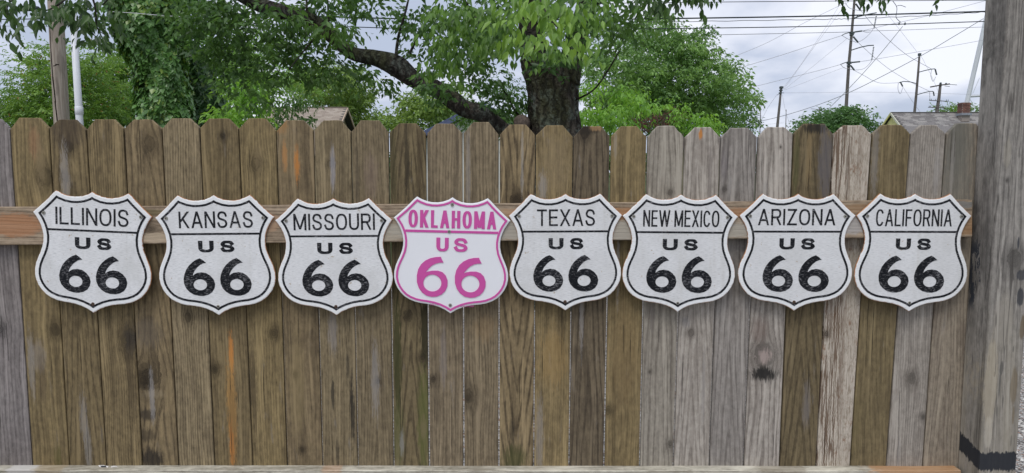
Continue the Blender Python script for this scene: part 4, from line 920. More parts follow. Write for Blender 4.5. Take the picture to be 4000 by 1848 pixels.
ov2 = thing('overhanging_branch', 'dark leaf tips hanging from the top edge above the power lines', 'branch', tuple(P(3200, -200, 1.9)))
for tw_ in ([(2400, -160, 26, 2.6), (2560, -60, 16, 2.2), (2700, -25, 10, 2.0), (3200, -22, 8, 1.9), (3460, -16, 5, 1.9), (3720, -20, 4, 1.9)],): ptube(ov2, 'branch', tw_, 6)
l3 = near_leaves(ov2, [(2600, -25, 70, 22, 2.0, .2), (2680, -25, 60, 18, 2.0, .2), (2560, 5, 30, 14, 2.0, .1), (3260, -58, 60, 12, 1.9, .1), (3390, -55, 80, 12, 1.9, .1), (3720, -58, 26, 9, 1.9, .05)], 240, .075, DN, droop=1.5)
l3 = [q for q in l3 if (Vector(q[0])-CAM).length > 0]
leaf_objs(ov2, l3, DN, 298)

# ---- ivy covered trunks
def ivy_tree(label, prof, Y, nleaf, top_blobs, pal):
    k = (Y-CAM.y)/F_PX; q = [Vector((*P(cx_, py, Y), w_*.9*k/2)) for cx_, py, w_ in prof]; q = catmull(q, 8)
    root = thing('ivy_covered_tree', label, 'tree', (q[0].x, Y, 0))
    m = MB(); m.tube([v.xyz for v in q], [v.w*.72 for v in q], 14, wob=.1); m.build('trunk', BARK2, root, smooth=True)
    n = nleaf; ti = RS.uniform(0, len(q)-1.001, n); i0 = ti.astype(int); fr = (ti-i0)[:, None]
    Q = np.array([list(v) for v in q]); c = Q[i0]*(1-fr)+Q[i0+1]*fr; th = RS.uniform(0, 2*math.pi, n)
    lump = 1+.13*np.sin(3*th+c[:, 2]*3.1)+.10*np.sin(5*th-c[:, 2]*6.2+1)+.07*np.sin(11*th+c[:, 2]*15)
    out_ = np.stack([np.cos(th), np.sin(th), np.zeros(n)], 1); p = c[:, :3]+out_*(c[:, 3]*lump*RS.uniform(.88, 1.06, n))[:, None]
    ax = nrm(DOWN*1.0+out_*.35+RS.normal(size=(n, 3))*.33); nm = nrm(out_+np.array([0, 0, .45])+RS.normal(size=(n, 3))*.28); L = .092*RS.uniform(.6, 1.2, n)*k/.0042
    t = np.clip(.5+.5*np.sin(5*th+c[:, 2]*5)*RS.rand(n), 0, 1)[:, None]; col = np.array(pal[0])+(np.array(pal[1])-np.array(pal[0]))*t; y_ = RS.rand(n) < .06*(1+2*(np.sin(c[:, 2]*4+th*2) > .6)); col[y_] = np.array((.16, .24, .05))
    me = leaf_mesh('ivy', p-np.array(root.location), ax, nm, L, L*.92, col); me.materials.append(IVY); addobj('ivy', me, root, kind='stuff')
    if top_blobs: crown(root, top_blobs, 40, .075*k/.0042, pal, per=7, cr=(.12, .28), droop=.9, aspect=.8, mat=IVY)
    return root
IV = ((.050, .115, .030), (.115, .235, .058))
ivy_tree('tall trunk wholly clad in dark green ivy, rising right of the two poles', [(645, 1500, 190), (645, 900, 190), (650, 500, 190), (645, 420, 192), (638, 330, 186), (622, 250, 190), (590, 170, 215), (580, 80, 280), (590, -30, 300), (590, -300, 280), (590, -600, 180)], 9.0, 26000,
         [(500, 60, 60, 60, 9.0, .5), (700, 90, 90, 80, 9.2, .6), (770, 150, 80, 60, 9.2, .5), (800, 60, 80, 70, 9.2, .6)], IV)
ivy_tree('shorter vine-draped trunk in shade just right of the tall ivy trunk', [(810, 1500, 100), (812, 900, 100), (815, 520, 135), (812, 430, 140), (790, 340, 110), (772, 260, 80), (770, 190, 50)], 10.5, 9000, [(830, 480, 60, 60, 10.5, .4), (770, 300, 50, 90, 10.6, .4)], ((.025, .065, .02), (.05, .115, .03)))  # darker ivy tint carries the shade on this trunk

# ---- trees left
tree('feathery sumac with spreading layered branches at the left, behind the two poles', [(100, 440, 150, 70, 15.0, 1), (60, 400, 100, 50, 15.0, 1), (190, 330, 130, 60, 15.0, 1), (330, 300, 90, 60, 15.0, 1), (320, 400, 140, 90, 15.0, 1.2), (110, 238, 75, 14, 15.0, .5), (160, 208, 40, 16, 15.0, .4), (210, 270, 90, 26, 15.0, .6), (240, 210, 50, 25, 15.2, .5), (345, 215, 42, 26, 15.0, .4), (360, 262, 40, 20, 15.0, .4), (40, 480, 80, 40, 15.0, 1)],
     80, .10, ((.08, .16, .036), (.18, .30, .065), (.24, .15, .045), .02), (200, 500, 22, 15.2), per=10, cr=(.12, .34), droop=.35, tw=10, aspect=.36,
     limbs=[[(200, 520, 14, 15.2), (180, 420, 10, 15.2), (150, 300, 7, 15.1), (90, 240, 4, 15.0)], [(200, 520, 12, 15.2), (300, 350, 8, 15.1), (350, 240, 4, 15.0)], [(140, 300, 5, 15.1), (160, 215, 3, 15.0)], [(240, 420, 6, 15.1), (225, 300, 5, 15.0), (235, 215, 3, 15.0)]])
tree('leafy mid-green tree filling the gap between white pipe and ivy trunk', [(470, 400, 110, 110, 17.5, 1.2), (400, 470, 110, 60, 18.0, 1), (450, 290, 70, 45, 17.5, .8), (500, 240, 60, 40, 17.5, .7, .8), (445, 195, 50, 17.5, 14, .4, .8)], 60, .115, MG, (500, 500, 20, 17.7), per=9, cr=(.15, .34), droop=.5,
     limbs=[[(500, 500, 12, 17.7), (470, 340, 8, 17.6), (445, 240, 5, 17.5)], [(540, 300, 8, 17.7), (480, 210, 5, 17.5), (430, 195, 3, 17.5)]])
tree('dense green tree behind the ivy trunks and under the long limb', [(900, 330, 170, 140, 12, 1.4), (1000, 230, 130, 120, 12.5, 1.2), (860, 200, 110, 110, 12.5, 1.2, .8), (760, 450, 120, 80, 12, 1), (1120, 330, 120, 70, 14, 1)], 44, .10, ((.085, .18, .04), (.18, .31, .07)), (880, 520, 34, 12.5), per=6, cr=(.16, .36), droop=.6,
     limbs=[[(880, 520, 22, 12.5), (940, 380, 14, 12.5), (1010, 240, 8, 12.5)]])
tree('low bright green sapling beneath the dense tree, left of the tan roof', [(960, 420, 80, 60, 7.2, .5), (1010, 370, 50, 30, 7.2, .3), (900, 470, 70, 50, 7.2, .4), (930, 340, 60, 25, 7.3, .3, .7), (990, 480, 50, 40, 7.2, .4)], 50, .085, BG, (950, 560, 10, 7.3), per=14, cr=(.10, .2), droop=.7)
tree('dark drooping shrub in front of the tan roofed house', [(1100, 470, 55, 60, 8.5, .4), (1150, 420, 60, 35, 8.5, .4), (1210, 400, 50, 22, 8.5, .3), (1060, 490, 45, 30, 8.4, .3), (1190, 480, 40, 25, 8.5, .2, .5)], 44, .065, DG, (1090, 560, 12, 8.6), per=14, cr=(.09, .19), droop=.9)
tree('bright yellow-green tree behind the tan roofed house', [(1340, 340, 150, 80, 42, 3), (1385, 400, 45, 100, 42, 2.4), (1250, 340, 110, 70, 44, 3), (1400, 470, 60, 60, 42, 2)], 80, .26, YG, (1400, 520, 16, 43), per=1.2, cr=(.4, 1.0), droop=.4)
tree('small dark far tree in the gap under the limb', [(1475, 490, 45, 34, 62, 3), (1490, 470, 25, 20, 62, 2)], 44, .30, MG, (1475, 520, 8, 62), per=1.0, cr=(.5, 1.1), droop=.4)
tree('rounded yellow-green tree left of the blue roofed house', [(1660, 450, 110, 70, 38, 3), (1610, 410, 45, 50, 38, 2, .8), (1740, 400, 90, 70, 38, 2), (1550, 490, 70, 50, 38, 2)], 80, .26, YG, (1640, 520, 14, 38.5), per=1.4, cr=(.4, .9), droop=.4)
tree('leafy green tree low behind the limb, left of the main trunk', [(1880, 470, 90, 70, 14, 1), (1990, 470, 70, 70, 13, 1), (1960, 330, 80, 60, 15, 1, .7), (1920, 390, 70, 50, 15, 1, .7)], 44, .09, DG, (1960, 540, 16, 14), per=7, cr=(.14, .3), droop=.6)
# ---- right hand tree mass
tree('big rounded green tree right of the main trunk, touching the power lines', [(2420, 270, 160, 170, 15, 1.8), (2560, 260, 170, 160, 15.5, 2), (2700, 330, 130, 150, 15.5, 1.8), (2800, 400, 100, 110, 15.5, 1.5), (2500, 420, 220, 90, 15.5, 2), (2640, 160, 60, 70, 15.5, .8), (2545, 110, 70, 60, 15.5, .8, .8), (2730, 215, 50, 60, 15.5, .7), (2850, 300, 50, 60, 15.5, .7), (2830, 480, 80, 40, 15.5, 1), (2885, 395, 40, 30, 15.5, .5), (2750, 130, 22, 50, 15.5, .3), (2870, 250, 24, 24, 15.5, .3), (2925, 392, 26, 7, 15.5, .2)],
     60, .115, ((.075, .15, .05), (.17, .29, .08)), (2600, 540, 44, 16), per=6, cr=(.15, .36), droop=.5,
     limbs=[[(2600, 540, 30, 16), (2520, 380, 20, 16), (2440, 250, 10, 16)], [(2600, 500, 26, 16), (2720, 330, 16, 16), (2740, 180, 6, 15.8), (2752, 90, 3, 15.6)], [(2330, 360, 5, 15), (2410, 190, 9, 15.2), (2470, 150, 5, 15.5)], [(2700, 400, 12, 16), (2860, 390, 6, 15.6), (2950, 388, 2, 15.5)], [(2270, 390, 4, 13), (2320, 345, 6, 13)]])
tree('dark green tree low behind the grey pickets', [(2700, 460, 120, 70, 19, 1.5), (2890, 490, 50, 36, 22, 1, 1.2), (2620, 400, 80, 60, 19, 1.2), (2905, 450, 20, 20, 22, .6)], 46, .12, DG, (2720, 540, 24, 20), per=5, cr=(.18, .36), droop=.5)
tree('bright green leafy shrub just behind the fence, right of the main trunk', [(2290, 450, 60, 70, 8, .5), (2370, 480, 60, 50, 8, .4), (2440, 380, 45, 60, 8.4, .4), (2470, 440, 60, 40, 8.2, .4), (2300, 370, 40, 50, 8.6, .4, .8), (2420, 500, 80, 30, 8, .4), (2545, 420, 50, 24, 8.6, .3)], 46, .085, BG, (2370, 560, 10, 8.2), 'shrub', 'shrub', per=14, cr=(.09, .2), droop=.9)
tree('crape shrub with dull reddish young leaves behind the brown and grey pickets', [(2540, 480, 70, 40, 9.5, .4), (2600, 460, 50, 50, 9.5, .4), (2500, 500, 60, 30, 9.5, .3)], 56, .05, ((.05, .045, .03), (.085, .075, .045), (.13, .05, .04), .4), (2550, 560, 8, 9.6), 'shrub', 'shrub', per=16, cr=(.10, .2), droop=.1)
tree('small bright green shrub tips above the leftmost grey pickets', [(2680, 490, 40, 36, 9, .3), (2770, 480, 40, 24, 9, .3, .8), (2740, 505, 60, 18, 9, .3), (2655, 440, 14, 30, 9, .2), (2735, 455, 10, 22, 9, .2)], 46, .075, BG, (2700, 560, 8, 9.1), 'shrub', 'shrub', per=18, cr=(.08, .16), droop=.7)
tree('domed green tree on the skyline between the utility poles', [(3275, 490, 110, 45, 54, 3), (3280, 452, 82, 30, 54, 2.6), (3180, 485, 40, 22, 54, 1.8), (3370, 505, 40, 30, 54, 2), (3250, 520, 110, 30, 54, 2.6)], 90, .30, ((.055, .12, .04), (.10, .19, .06)), (3290, 540, 16, 54.5), per=1.4, cr=(.4, .9), droop=.4)
tree('small green tree peeping over the grey shingle roof beside the brick chimney', [(3720, 425, 38, 18, 62, 2), (3700, 440, 40, 14, 62, 2), (3812, 428, 16, 14, 62, 1)], 60, .26, MG, (3720, 480, 10, 62), per=1.8, cr=(.4, .8), droop=.4)
tree('tiny low tree on the horizon right of the short pole', [(3096, 522, 24, 14, 80, 2)], 60, .4, DG, (3096, 560, 6, 80), per=1.6, cr=(.5, 1.0), droop=.3)
# distant tree line closing the horizon
m_ = clumps([(x, 640, 90, 40, 120, 4) for x in range(-400, 4500, 130)], .25, (1.2, 2.6)); a = foliage(m_[0], m_[1], 40, .9, DG, droop=.3)
me = leaf_mesh('distant_woods', *a); me.materials.append(LEAF); o = addobj('distant_woods', me, kind='stuff'); tag(o, 'far line of dark woods low on the horizon behind the fence', 'trees')

# ------------------------------------------------------------------ poles on the left
def tubepx(m, pts, Y, wpx, n=8): k = (Y-CAM.y)/F_PX; m.tube([P(a, b_, Y) for a, b_ in pts], [w_*k/2 for w_ in wpx] if isinstance(wpx, (list, tuple)) else wpx*k/2, n)
def pole_mat(name, c1, c2, lean=0):
    b = NB(name); c = b.coord(); n = b.noise(b.mapv(c, (30, 30, 1.4)), 1, 5, .65); n2 = b.noise(b.mapv(c, (6, 6, 1.5)), 1, 4)
    col = b.mix(b.mr(n, .35, .65), c1, c2); col = b.mix(b.math('MULTIPLY', b.mr(n2, .55, .65), .4), col, tuple(q*.45 for q in c1)); b.bump(n, .6, .01); return b.done(col, .9)
WPOLE = pole_mat('utility_pole_wood', (.29, .24, .20), (.42, .365, .31)); DPOLE = pole_mat('dark_pole_wood', (.10, .092, .085), (.17, .155, .14)); STEEL = simple('grey_green_fitting', (.075, .095, .095), .5, .2, 8)
up = thing('utility_pole', 'thick weathered timber pole with long crack, left of the white pipe', 'pole', (P(262, 900, 11.8).x, 11.8, 0))
m = MB(); q0, q1 = P(217, 30, 11.8), P(242, 482, 11.8); bot = q1+(q1-q0)*((q1.z+.1)/(q0.z-q1.z)); k = 14.5/F_PX
m.tube([bot, q1, q0, q0+(q0-q1)*1.2], [34*k, 27.5*k, 26*k, 22*k], 26, wob=.025); m.build('timber', WPOLE, up, smooth=True)
m = MB()
for (x0, y0, x1, y1, w_) in ((190, 60, 196, 200, 3), (196, 200, 203, 300, 4), (203, 300, 214, 400, 5), (212, 395, 222, 482, 5), (214, 252, 227, 253, 5), (205, 258, 217, 256, 4)):
    m.tube([P(x0+3, y0, 11.57), P(x1+3, y1, 11.57)], w_*k/2.2, 5)
m.build('crack', simple('crack_dark', (.02, .014, .01), .95, .2, 20), up)
PIPE = simple('white_pvc', (.66, .68, .72), .35, .03, 4)
pp = thing('conduit_pipe', 'smooth white pipe standing upright beside the timber pole, with a collar low down', 'pipe', (P(320, 900, 7.6).x, 7.6, 0)); k = 10.3/F_PX
q0, q1 = P(284, 40, 7.6), P(311.5, 482, 7.6); bot = q1+(q1-q0)*((q1.z+.05)/(q0.z-q1.z))
m = MB(); m.tube([bot, q1, q0], [12.9*k, 12.9*k, 12.1*k], 26); m.build('pipe', PIPE, pp, smooth=True)
m = MB(); a_, b_ = P(308.4, 418, 7.6), P(310, 446, 7.6); e1 = (a_-b_).normalized()
m.tube([b_-e1*.004, b_, a_, a_+e1*.006], [13.2*k, 15*k, 14.6*k, 12.8*k], 26); m.build('collar', PIPE, pp, smooth=True)
m = MB(); q2 = P(281.5, 14, 7.6); d = (q2-q0); m.tube([q0-d*.15, q0, q0+d*.45, q0+d*.8, q0+d], [13.4*k, 13.4*k, 12*k, 8*k, 3*k], 26); m.build('cap', PIPE, pp, smooth=True)

# ------------------------------------------------------------------ power lines
CABLE = simple('cable_black', (.018, .028, .032), .6, .2, 3); WIRE = simple('wire_grey', (.13, .135, .15), .6, .1, 3); WIREL = simple('wire_pale', (.48, .48, .53), .5, .05, 3)  # wire_pale: haze over the far wires put into its colour
def wire(label, pts, Y, wpx, mat=WIRE, wavy=0, group='power lines', parts=None):
    Ys = Y if isinstance(Y, (list, tuple)) else [Y]*len(pts)
    q = [Vector((*P(a, b_, y), y)) for (a, b_), y in zip(pts, Ys)]; q = catmull(q, 6) if len(q) > 2 else q
    c = q[len(q)//2]; m = MB()
    if wavy:
        q2 = []
        for i in range(len(q)-1):
            for t in range(3): q2.append(q[i].lerp(q[i+1], t/3))
        q = q2+[q[-1]]; q = [Vector((v.x, v.y, v.z+wavy*math.sin(i*1.3), v.w)) for i, v in enumerate(q)]
    m.tube([v.xyz for v in q], [wpx*(v.w-CAM.y)/F_PX/2 for v in q], 5)
    o = m.rel(c.xyz) and addobj('power_line', mesh('power_line', m.v, m.f, mat), None, tuple(c.xyz)); return tag(o, label, 'cable', group)
wire('thickest black cable, running the full width near the top', [(-300, 44), (90, 42), (440, 37), (1100, 60), (1700, 76), (2300, 76), (2600, 73), (3250, 62), (3845, 45), (4400, 28)], 12.1, 5.5, CABLE)
wire('black cable second in thickness, a little below the thickest one', [(-300, 78), (90, 75), (440, 67), (1100, 95), (1700, 114), (2300, 113), (2600, 112), (3250, 102), (3845, 84), (4400, 66)], 12.1, 3.6, CABLE)
wire('thin wavy dark wire strung just under the thickest cable', [(2300, 88), (2700, 84), (3200, 76), (3330, 73), (3600, 62), (3850, 47)], 12.15, 2.2, CABLE, .006)
wire('topmost thin dark wire grazing the upper edge at the right', [(2300, 14), (2760, 8.6), (3250, 4.5), (3850, 1), (4300, -2)], 12.1, 2.6, CABLE)
wire('thin grey wire below the two black cables, meeting the tall pole', [(2300, 141), (2750, 137), (3200, 128), (3322, 125)], [12.1, 20, 50, 67], 2.0)
wire('thin wire low on the left, crossing behind both poles', [(-200, 100), (20, 102), (190, 105), (245, 103), (440, 94), (700, 70)], 13, 1.6)
wire('pale thin wire sloping across the top of the ivy trunk', [(440, 46), (530, 52), (650, 62), (800, 72)], 6.5, 2.6, simple('wire_white', (.55, .56, .58), .5, .1, 3), group=None)
YF_ = 68.0
far = [('pale line from the tall pole top down left to the big tree, upper one', [(3305, 10), (3150, 85), (3000, 165), (2875, 218)], 2.0), ('pale line from the middle insulators down left to the big tree', [(3288, 139), (3200, 167), (3050, 216), (2890, 265)], 2.4),
       ('pale line from the lowest insulators sloping down left', [(3283, 252), (3200, 275), (3000, 325), (2880, 356)], 2.2), ('steep faint line rising right from the short pole, left one', [(3058, 345), (3130, 250), (3241, 83), (3290, 0)], 1.4), ('steep faint line rising right from the short pole, right one', [(3062, 348), (3150, 225), (3260, 75), (3325, -10)], 1.4),
       ('faint line from the short pole to the tall pole above its middle arm', [(3064, 350), (3160, 272), (3308, 151)], 1.4), ('faint low line from the short pole towards the tall pole', [(3066, 352), (3200, 300), (3300, 262)], 1.2),
       ('pale line fanning right from the upper insulator to the post', [(3368, 121), (3465, 98), (3520, 86), (3644, 57), (3841, 5), (4000, -40)], 2.2), ('grey line running nearly level right from the upper insulator', [(3368, 121), (3480, 119), (3700, 111), (3830, 106), (4000, 101)], 2.6),
       ('diagonal line from the tall pole top down right to the second pole', [(3364, 43), (3412, 100), (3477, 161), (3540, 213), (3594, 245), (3640, 270)], 2.2), ('diagonal line from the tall pole middle down right past the second pole', [(3352, 166), (3420, 228), (3485, 278), (3560, 322), (3632, 357)], 2.0),
       ('sagging line from the lowest insulator to the left arm of the second pole', [(3337, 275), (3380, 298), (3410, 315), (3445, 325), (3515, 323)], 2.0), ('line rising right from the lowest insulator towards the white tower leg', [(3359, 241), (3422, 231), (3600, 200), (3818, 161), (4000, 124)], 2.2),
       ('thin line from the top fringe of leaves down to the second pole top', [(3437, 20), (3490, 85), (3583, 204)], 1.2), ('thin faint wire falling right from the second pole top', [(3594, 212), (3625, 270), (3660, 345), (3690, 440)], 1.1), ('faint level wire from the short pole to the right', [(3056, 363), (3200, 362), (3400, 360), (3700, 366), (3850, 372)], 1.2),
       ('thin wire falling from the second pole down to the grey roof', [(3526, 338), (3560, 390), (3600, 445)], 1.4), ('thin wire leaning left from the short pole to the horizon', [(3036, 368), (3000, 420), (2975, 470)], 1.6), ('thin wire leaning right from the short pole to the thin masts', [(3056, 370), (3068, 430), (3092, 510)], 1.2),
       ('faint low wire between the thin masts', [(2925, 488), (2990, 486), (3060, 480)], 1.0)]
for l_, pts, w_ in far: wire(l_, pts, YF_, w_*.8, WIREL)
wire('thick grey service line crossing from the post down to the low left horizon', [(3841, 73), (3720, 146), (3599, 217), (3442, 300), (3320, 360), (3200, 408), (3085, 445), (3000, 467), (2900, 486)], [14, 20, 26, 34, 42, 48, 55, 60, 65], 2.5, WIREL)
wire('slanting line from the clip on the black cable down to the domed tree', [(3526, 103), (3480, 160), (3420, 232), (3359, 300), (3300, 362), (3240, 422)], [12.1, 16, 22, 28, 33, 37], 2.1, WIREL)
wire('loose frayed service wire dangling from the top edge past the black cables', [(3486, 2), (3502, 25), (3503, 45), (3500, 65), (3506, 76), (3520, 88)], 11.9, 2.4, WIRE, group=None)
wire('short stub of wire sticking out right of the dangling service wire', [(3502, 24), (3518, 21), (3538, 28)], 11.9, 2.2, WIRE, group=None)
for x_ in (3512, 3535):
    m = MB(); c = P(x_, 94, 12.0); m.box(c, (.025, .03, .035)); m.tube([c, c+Vector((0, 0, .04))], .008, 5); o = m.rel(c) and addobj('cable_clip', mesh('cable_clip', m.v, m.f, STEEL), None, tuple(c))
    tag(o, 'small dark clip on the lower black cable, '+('left one' if x_ == 3512 else 'right one above the slanting line'), 'clip')
sp = thing('splice_case', 'black splice case hung on the thick cable left of the timber pole', 'splice case', tuple(P(122, 34, 12.0)))
m = MB(); m.tube([P(90, 27, 12.0), P(97, 27, 12.0), P(150, 35, 12.0), P(158, 37, 12.0)], [.02, .055, .05, .02], 10); m.build('case', CABLE, sp, smooth=True)
for a in range(5): m = MB(); m.tube([P(100+a*12, 20.5+a*1.8, 12.0), P(100+a*12, 39+a*1.6, 12.0)], .012, 5); m.build('strap', CABLE, sp)
m = MB(); m.tube([P(a, b_, 12.0) for a, b_ in ((158, 37), (165, 60), (175, 82), (188, 92))], .007, 5); m.build('loop_wire', WIRE, sp)

def farpole(label, pts, wpx, Y, arms=(), ins=(), strings=(), jumpers=(), mat=DPOLE, caps=()):
    b = P(*pts[-1], Y); root = thing('utility_pole', label, 'pole', (b.x, Y, 0))
    k = (Y-CAM.y)/F_PX; m = MB(); q = [P(a, c_, Y) for a, c_ in pts]; d = (q[-1]-q[-2]).normalized(); end = q[-1]+d*(q[-1].z/max(.2, -d.z)); q.append(end)
    ws = list(wpx)+[wpx[-1]*1.3]; m.tube(q, [w_*k/2 for w_ in ws], 10); m.build('timber', mat, root, smooth=True)
    for a in arms: m = MB(); tubepx(m, a[0], Y-.1, a[1], 6); m.build('arm', STEEL if len(a) < 3 else mat, root)
    for (x0, y0, x1, y1, w_) in ins: m = MB(); tubepx(m, [(x0, y0), (x1, y1)], Y-.1, w_, 8); m.build('insulator', STEEL, root)
    for (x0, y0, x1, y1) in strings:
        m = MB(); n = 9; tubepx(m, [(x0, y0), (x1, y1)], Y-.1, 1.5, 5)
        for i in range(n): t = (i+.5)/n; c = P(x0+(x1-x0)*t, y0+(y1-y0)*t, Y-.1); m.tube([c+Vector((0, 0, -.03*k/.025)), c+Vector((0, 0, .03*k/.025))], [3.4*k, 2.2*k], 8)
        m.build('insulator_string', STEEL, root)
    for j in jumpers: m = MB(); q = catmull([P(a, c_, Y-.15) for a, c_ in j], 4); m.tube(q, 1.0*k, 5); m.build('jumper_wire', WIREL, root)
    for (x, y, w_, h_) in caps: m = MB(); m.box(P(x, y, Y-.05), (w_*k, w_*k, h_*k)); m.build('bracket', STEEL, root)
    return root
farpole('tallest utility pole with three tiers of arms and insulators', [(3341, -60), (3338, 0), (3326, 140), (3315, 260), (3305, 425)], [8, 9, 10, 11, 13], 67,
        arms=[([(3338, 70), (3365, 62), (3400, 54), (3424, 50)], 4), ([(3326, 196), (3360, 185), (3392, 178), (3413, 177)], 4), ([(3322, 126), (3300, 132), (3288, 139)], 3), ([(3314, 241), (3298, 246), (3283, 252)], 3), ([(3338, 72), (3352, 64)], 6)],
        ins=[(3343, 15, 3362, 42, 6.5), (3339, 125, 3367, 121, 5.5), (3333, 143, 3352, 166, 6.5), (3329, 244, 3359, 241, 5.5), (3323, 256, 3337, 274, 6.5)], strings=[(3423, 62, 3414, 112), (3413, 182, 3405, 236)],
        jumpers=[[(3364, 42), (3390, 38), (3408, 20)], [(3353, 165), (3378, 150), (3402, 126), (3414, 106)], [(3338, 274), (3370, 270), (3390, 256), (3405, 237)], [(3303, 12), (3316, 30), (3340, 38), (3362, 42)], [(3290, 139), (3310, 151), (3345, 166)], [(3283, 252), (3300, 266), (3330, 272)], [(3368, 121), (3385, 127), (3398, 126)]],
        caps=[(3328, 129, 14, 8), (3317, 246, 14, 8), (3316, 257, 12, 4), (3327, 137, 12, 4)])
farpole('second utility pole with two right arms and one left arm', [(3592, 208), (3586, 290), (3580, 360), (3572, 442)], [7, 8, 9, 10], 60,
        arms=[([(3590, 282), (3615, 275), (3640, 270), (3652, 269)], 3.2), ([(3578, 326), (3555, 320), (3530, 318), (3512, 323)], 3.2), ([(3583, 370), (3610, 362), (3632, 357), (3645, 357)], 3)],
        ins=[(3653, 270, 3659, 293, 5.5), (3517, 320, 3526, 338, 5.5), (3646, 358, 3649, 375, 5)], jumpers=[[(3640, 271), (3636, 295), (3645, 318), (3655, 300)], [(3509, 324), (3508, 350), (3517, 366), (3526, 342)], [(3632, 358), (3632, 375), (3633, 392)]], caps=[(3592, 213, 9, 9)])
farpole('stout pole with slanted top crossarm and two level crossarms beside the grey roof', [(3674, 326), (3668, 380), (3659, 442)], [9, 11, 13], 50, arms=[([(3634, 340), (3672, 333), (3710, 328)], 5, 1), ([(3630, 392), (3668, 394), (3705, 396)], 3, 1), ([(3626, 419), (3660, 420), (3692, 421)], 3, 1), ([(3710, 330), (3738, 332)], 2), ([(3690, 336), (3710, 338)], 2)],
        ins=[(x, y-5, x, y, 2) for x, y in ((3632, 391), (3638, 391), (3655, 392), (3697, 394), (3704, 394), (3630, 418), (3635, 418), (3675, 419), (3684, 419))]+[(3695, 324, 3696, 330, 6), (3674, 322, 3675, 330, 7)])
farpole('short dark utility pole with stacked insulators, standing alone mid skyline', [(3052, 337), (3046, 400), (3036, 500)], [7.5, 9, 11], 52, ins=[(3045, 345, 3059, 345, 3), (3044, 352, 3058, 352, 3), (3046, 363, 3062, 363, 2.4)], caps=[(3052, 342, 12, 8), (3050, 353, 10, 5), (3048, 363, 9, 4)], arms=[([(3050, 361), (3036, 372)], 2)])
farpole('thin far mast left of the short dark pole, with faint rungs', [(2971, 427), (2968, 530)], [3, 4], 95, arms=[([(2962, 452), (2979, 454)], 1), ([(2960, 460), (2980, 461)], 1), ([(2963, 482), (2977, 482)], 1), ([(2962, 515), (2980, 515)], 1)])
farpole('thin far mast just right of the short dark pole', [(3071, 428), (3069, 510)], [2.6, 3], 95)
farpole('far pole top with one crossarm left of the domed tree', [(3201, 420), (3200, 450)], [3.4, 4], 90, arms=[([(3167, 425), (3201, 428), (3228, 426)], 1.6, 1)])
farpole('lowest far mast with tiny crossarm beside the dark tree edge', [(2941, 484), (2940, 525)], [3, 3.6], 95, arms=[([(2926, 487), (2957, 487)], 1.6, 1)])

# ------------------------------------------------------------------ white steel tower leg
tw0 = thing('steel_tower', 'white steel tower leg with a level strut, leaning up beside the post above the chimney', 'tower', (P(3776, 400, 75).x, 75, 0))
TWM = simple('tower_white', (.60, .63, .66), .5, .05, .5)
def tseg(name, a, b_, w_): m = MB(); k = 77.7/F_PX; m.tube([P(*a, 75), P(*b_, 75)], [w_*k/2]*2, 8); m.build(name, TWM, tw0)
tseg('leg', (3776, 405), (3856, 60), 17); tseg('leg', (3776, 405), (3735, 640), 17); tseg('strut', (3778, 377), (3870, 372), 9); tseg('brace_rod', (3800, 365), (3826, 305), 2); tseg('brace_rod', (3786, 382), (3803, 412), 2)

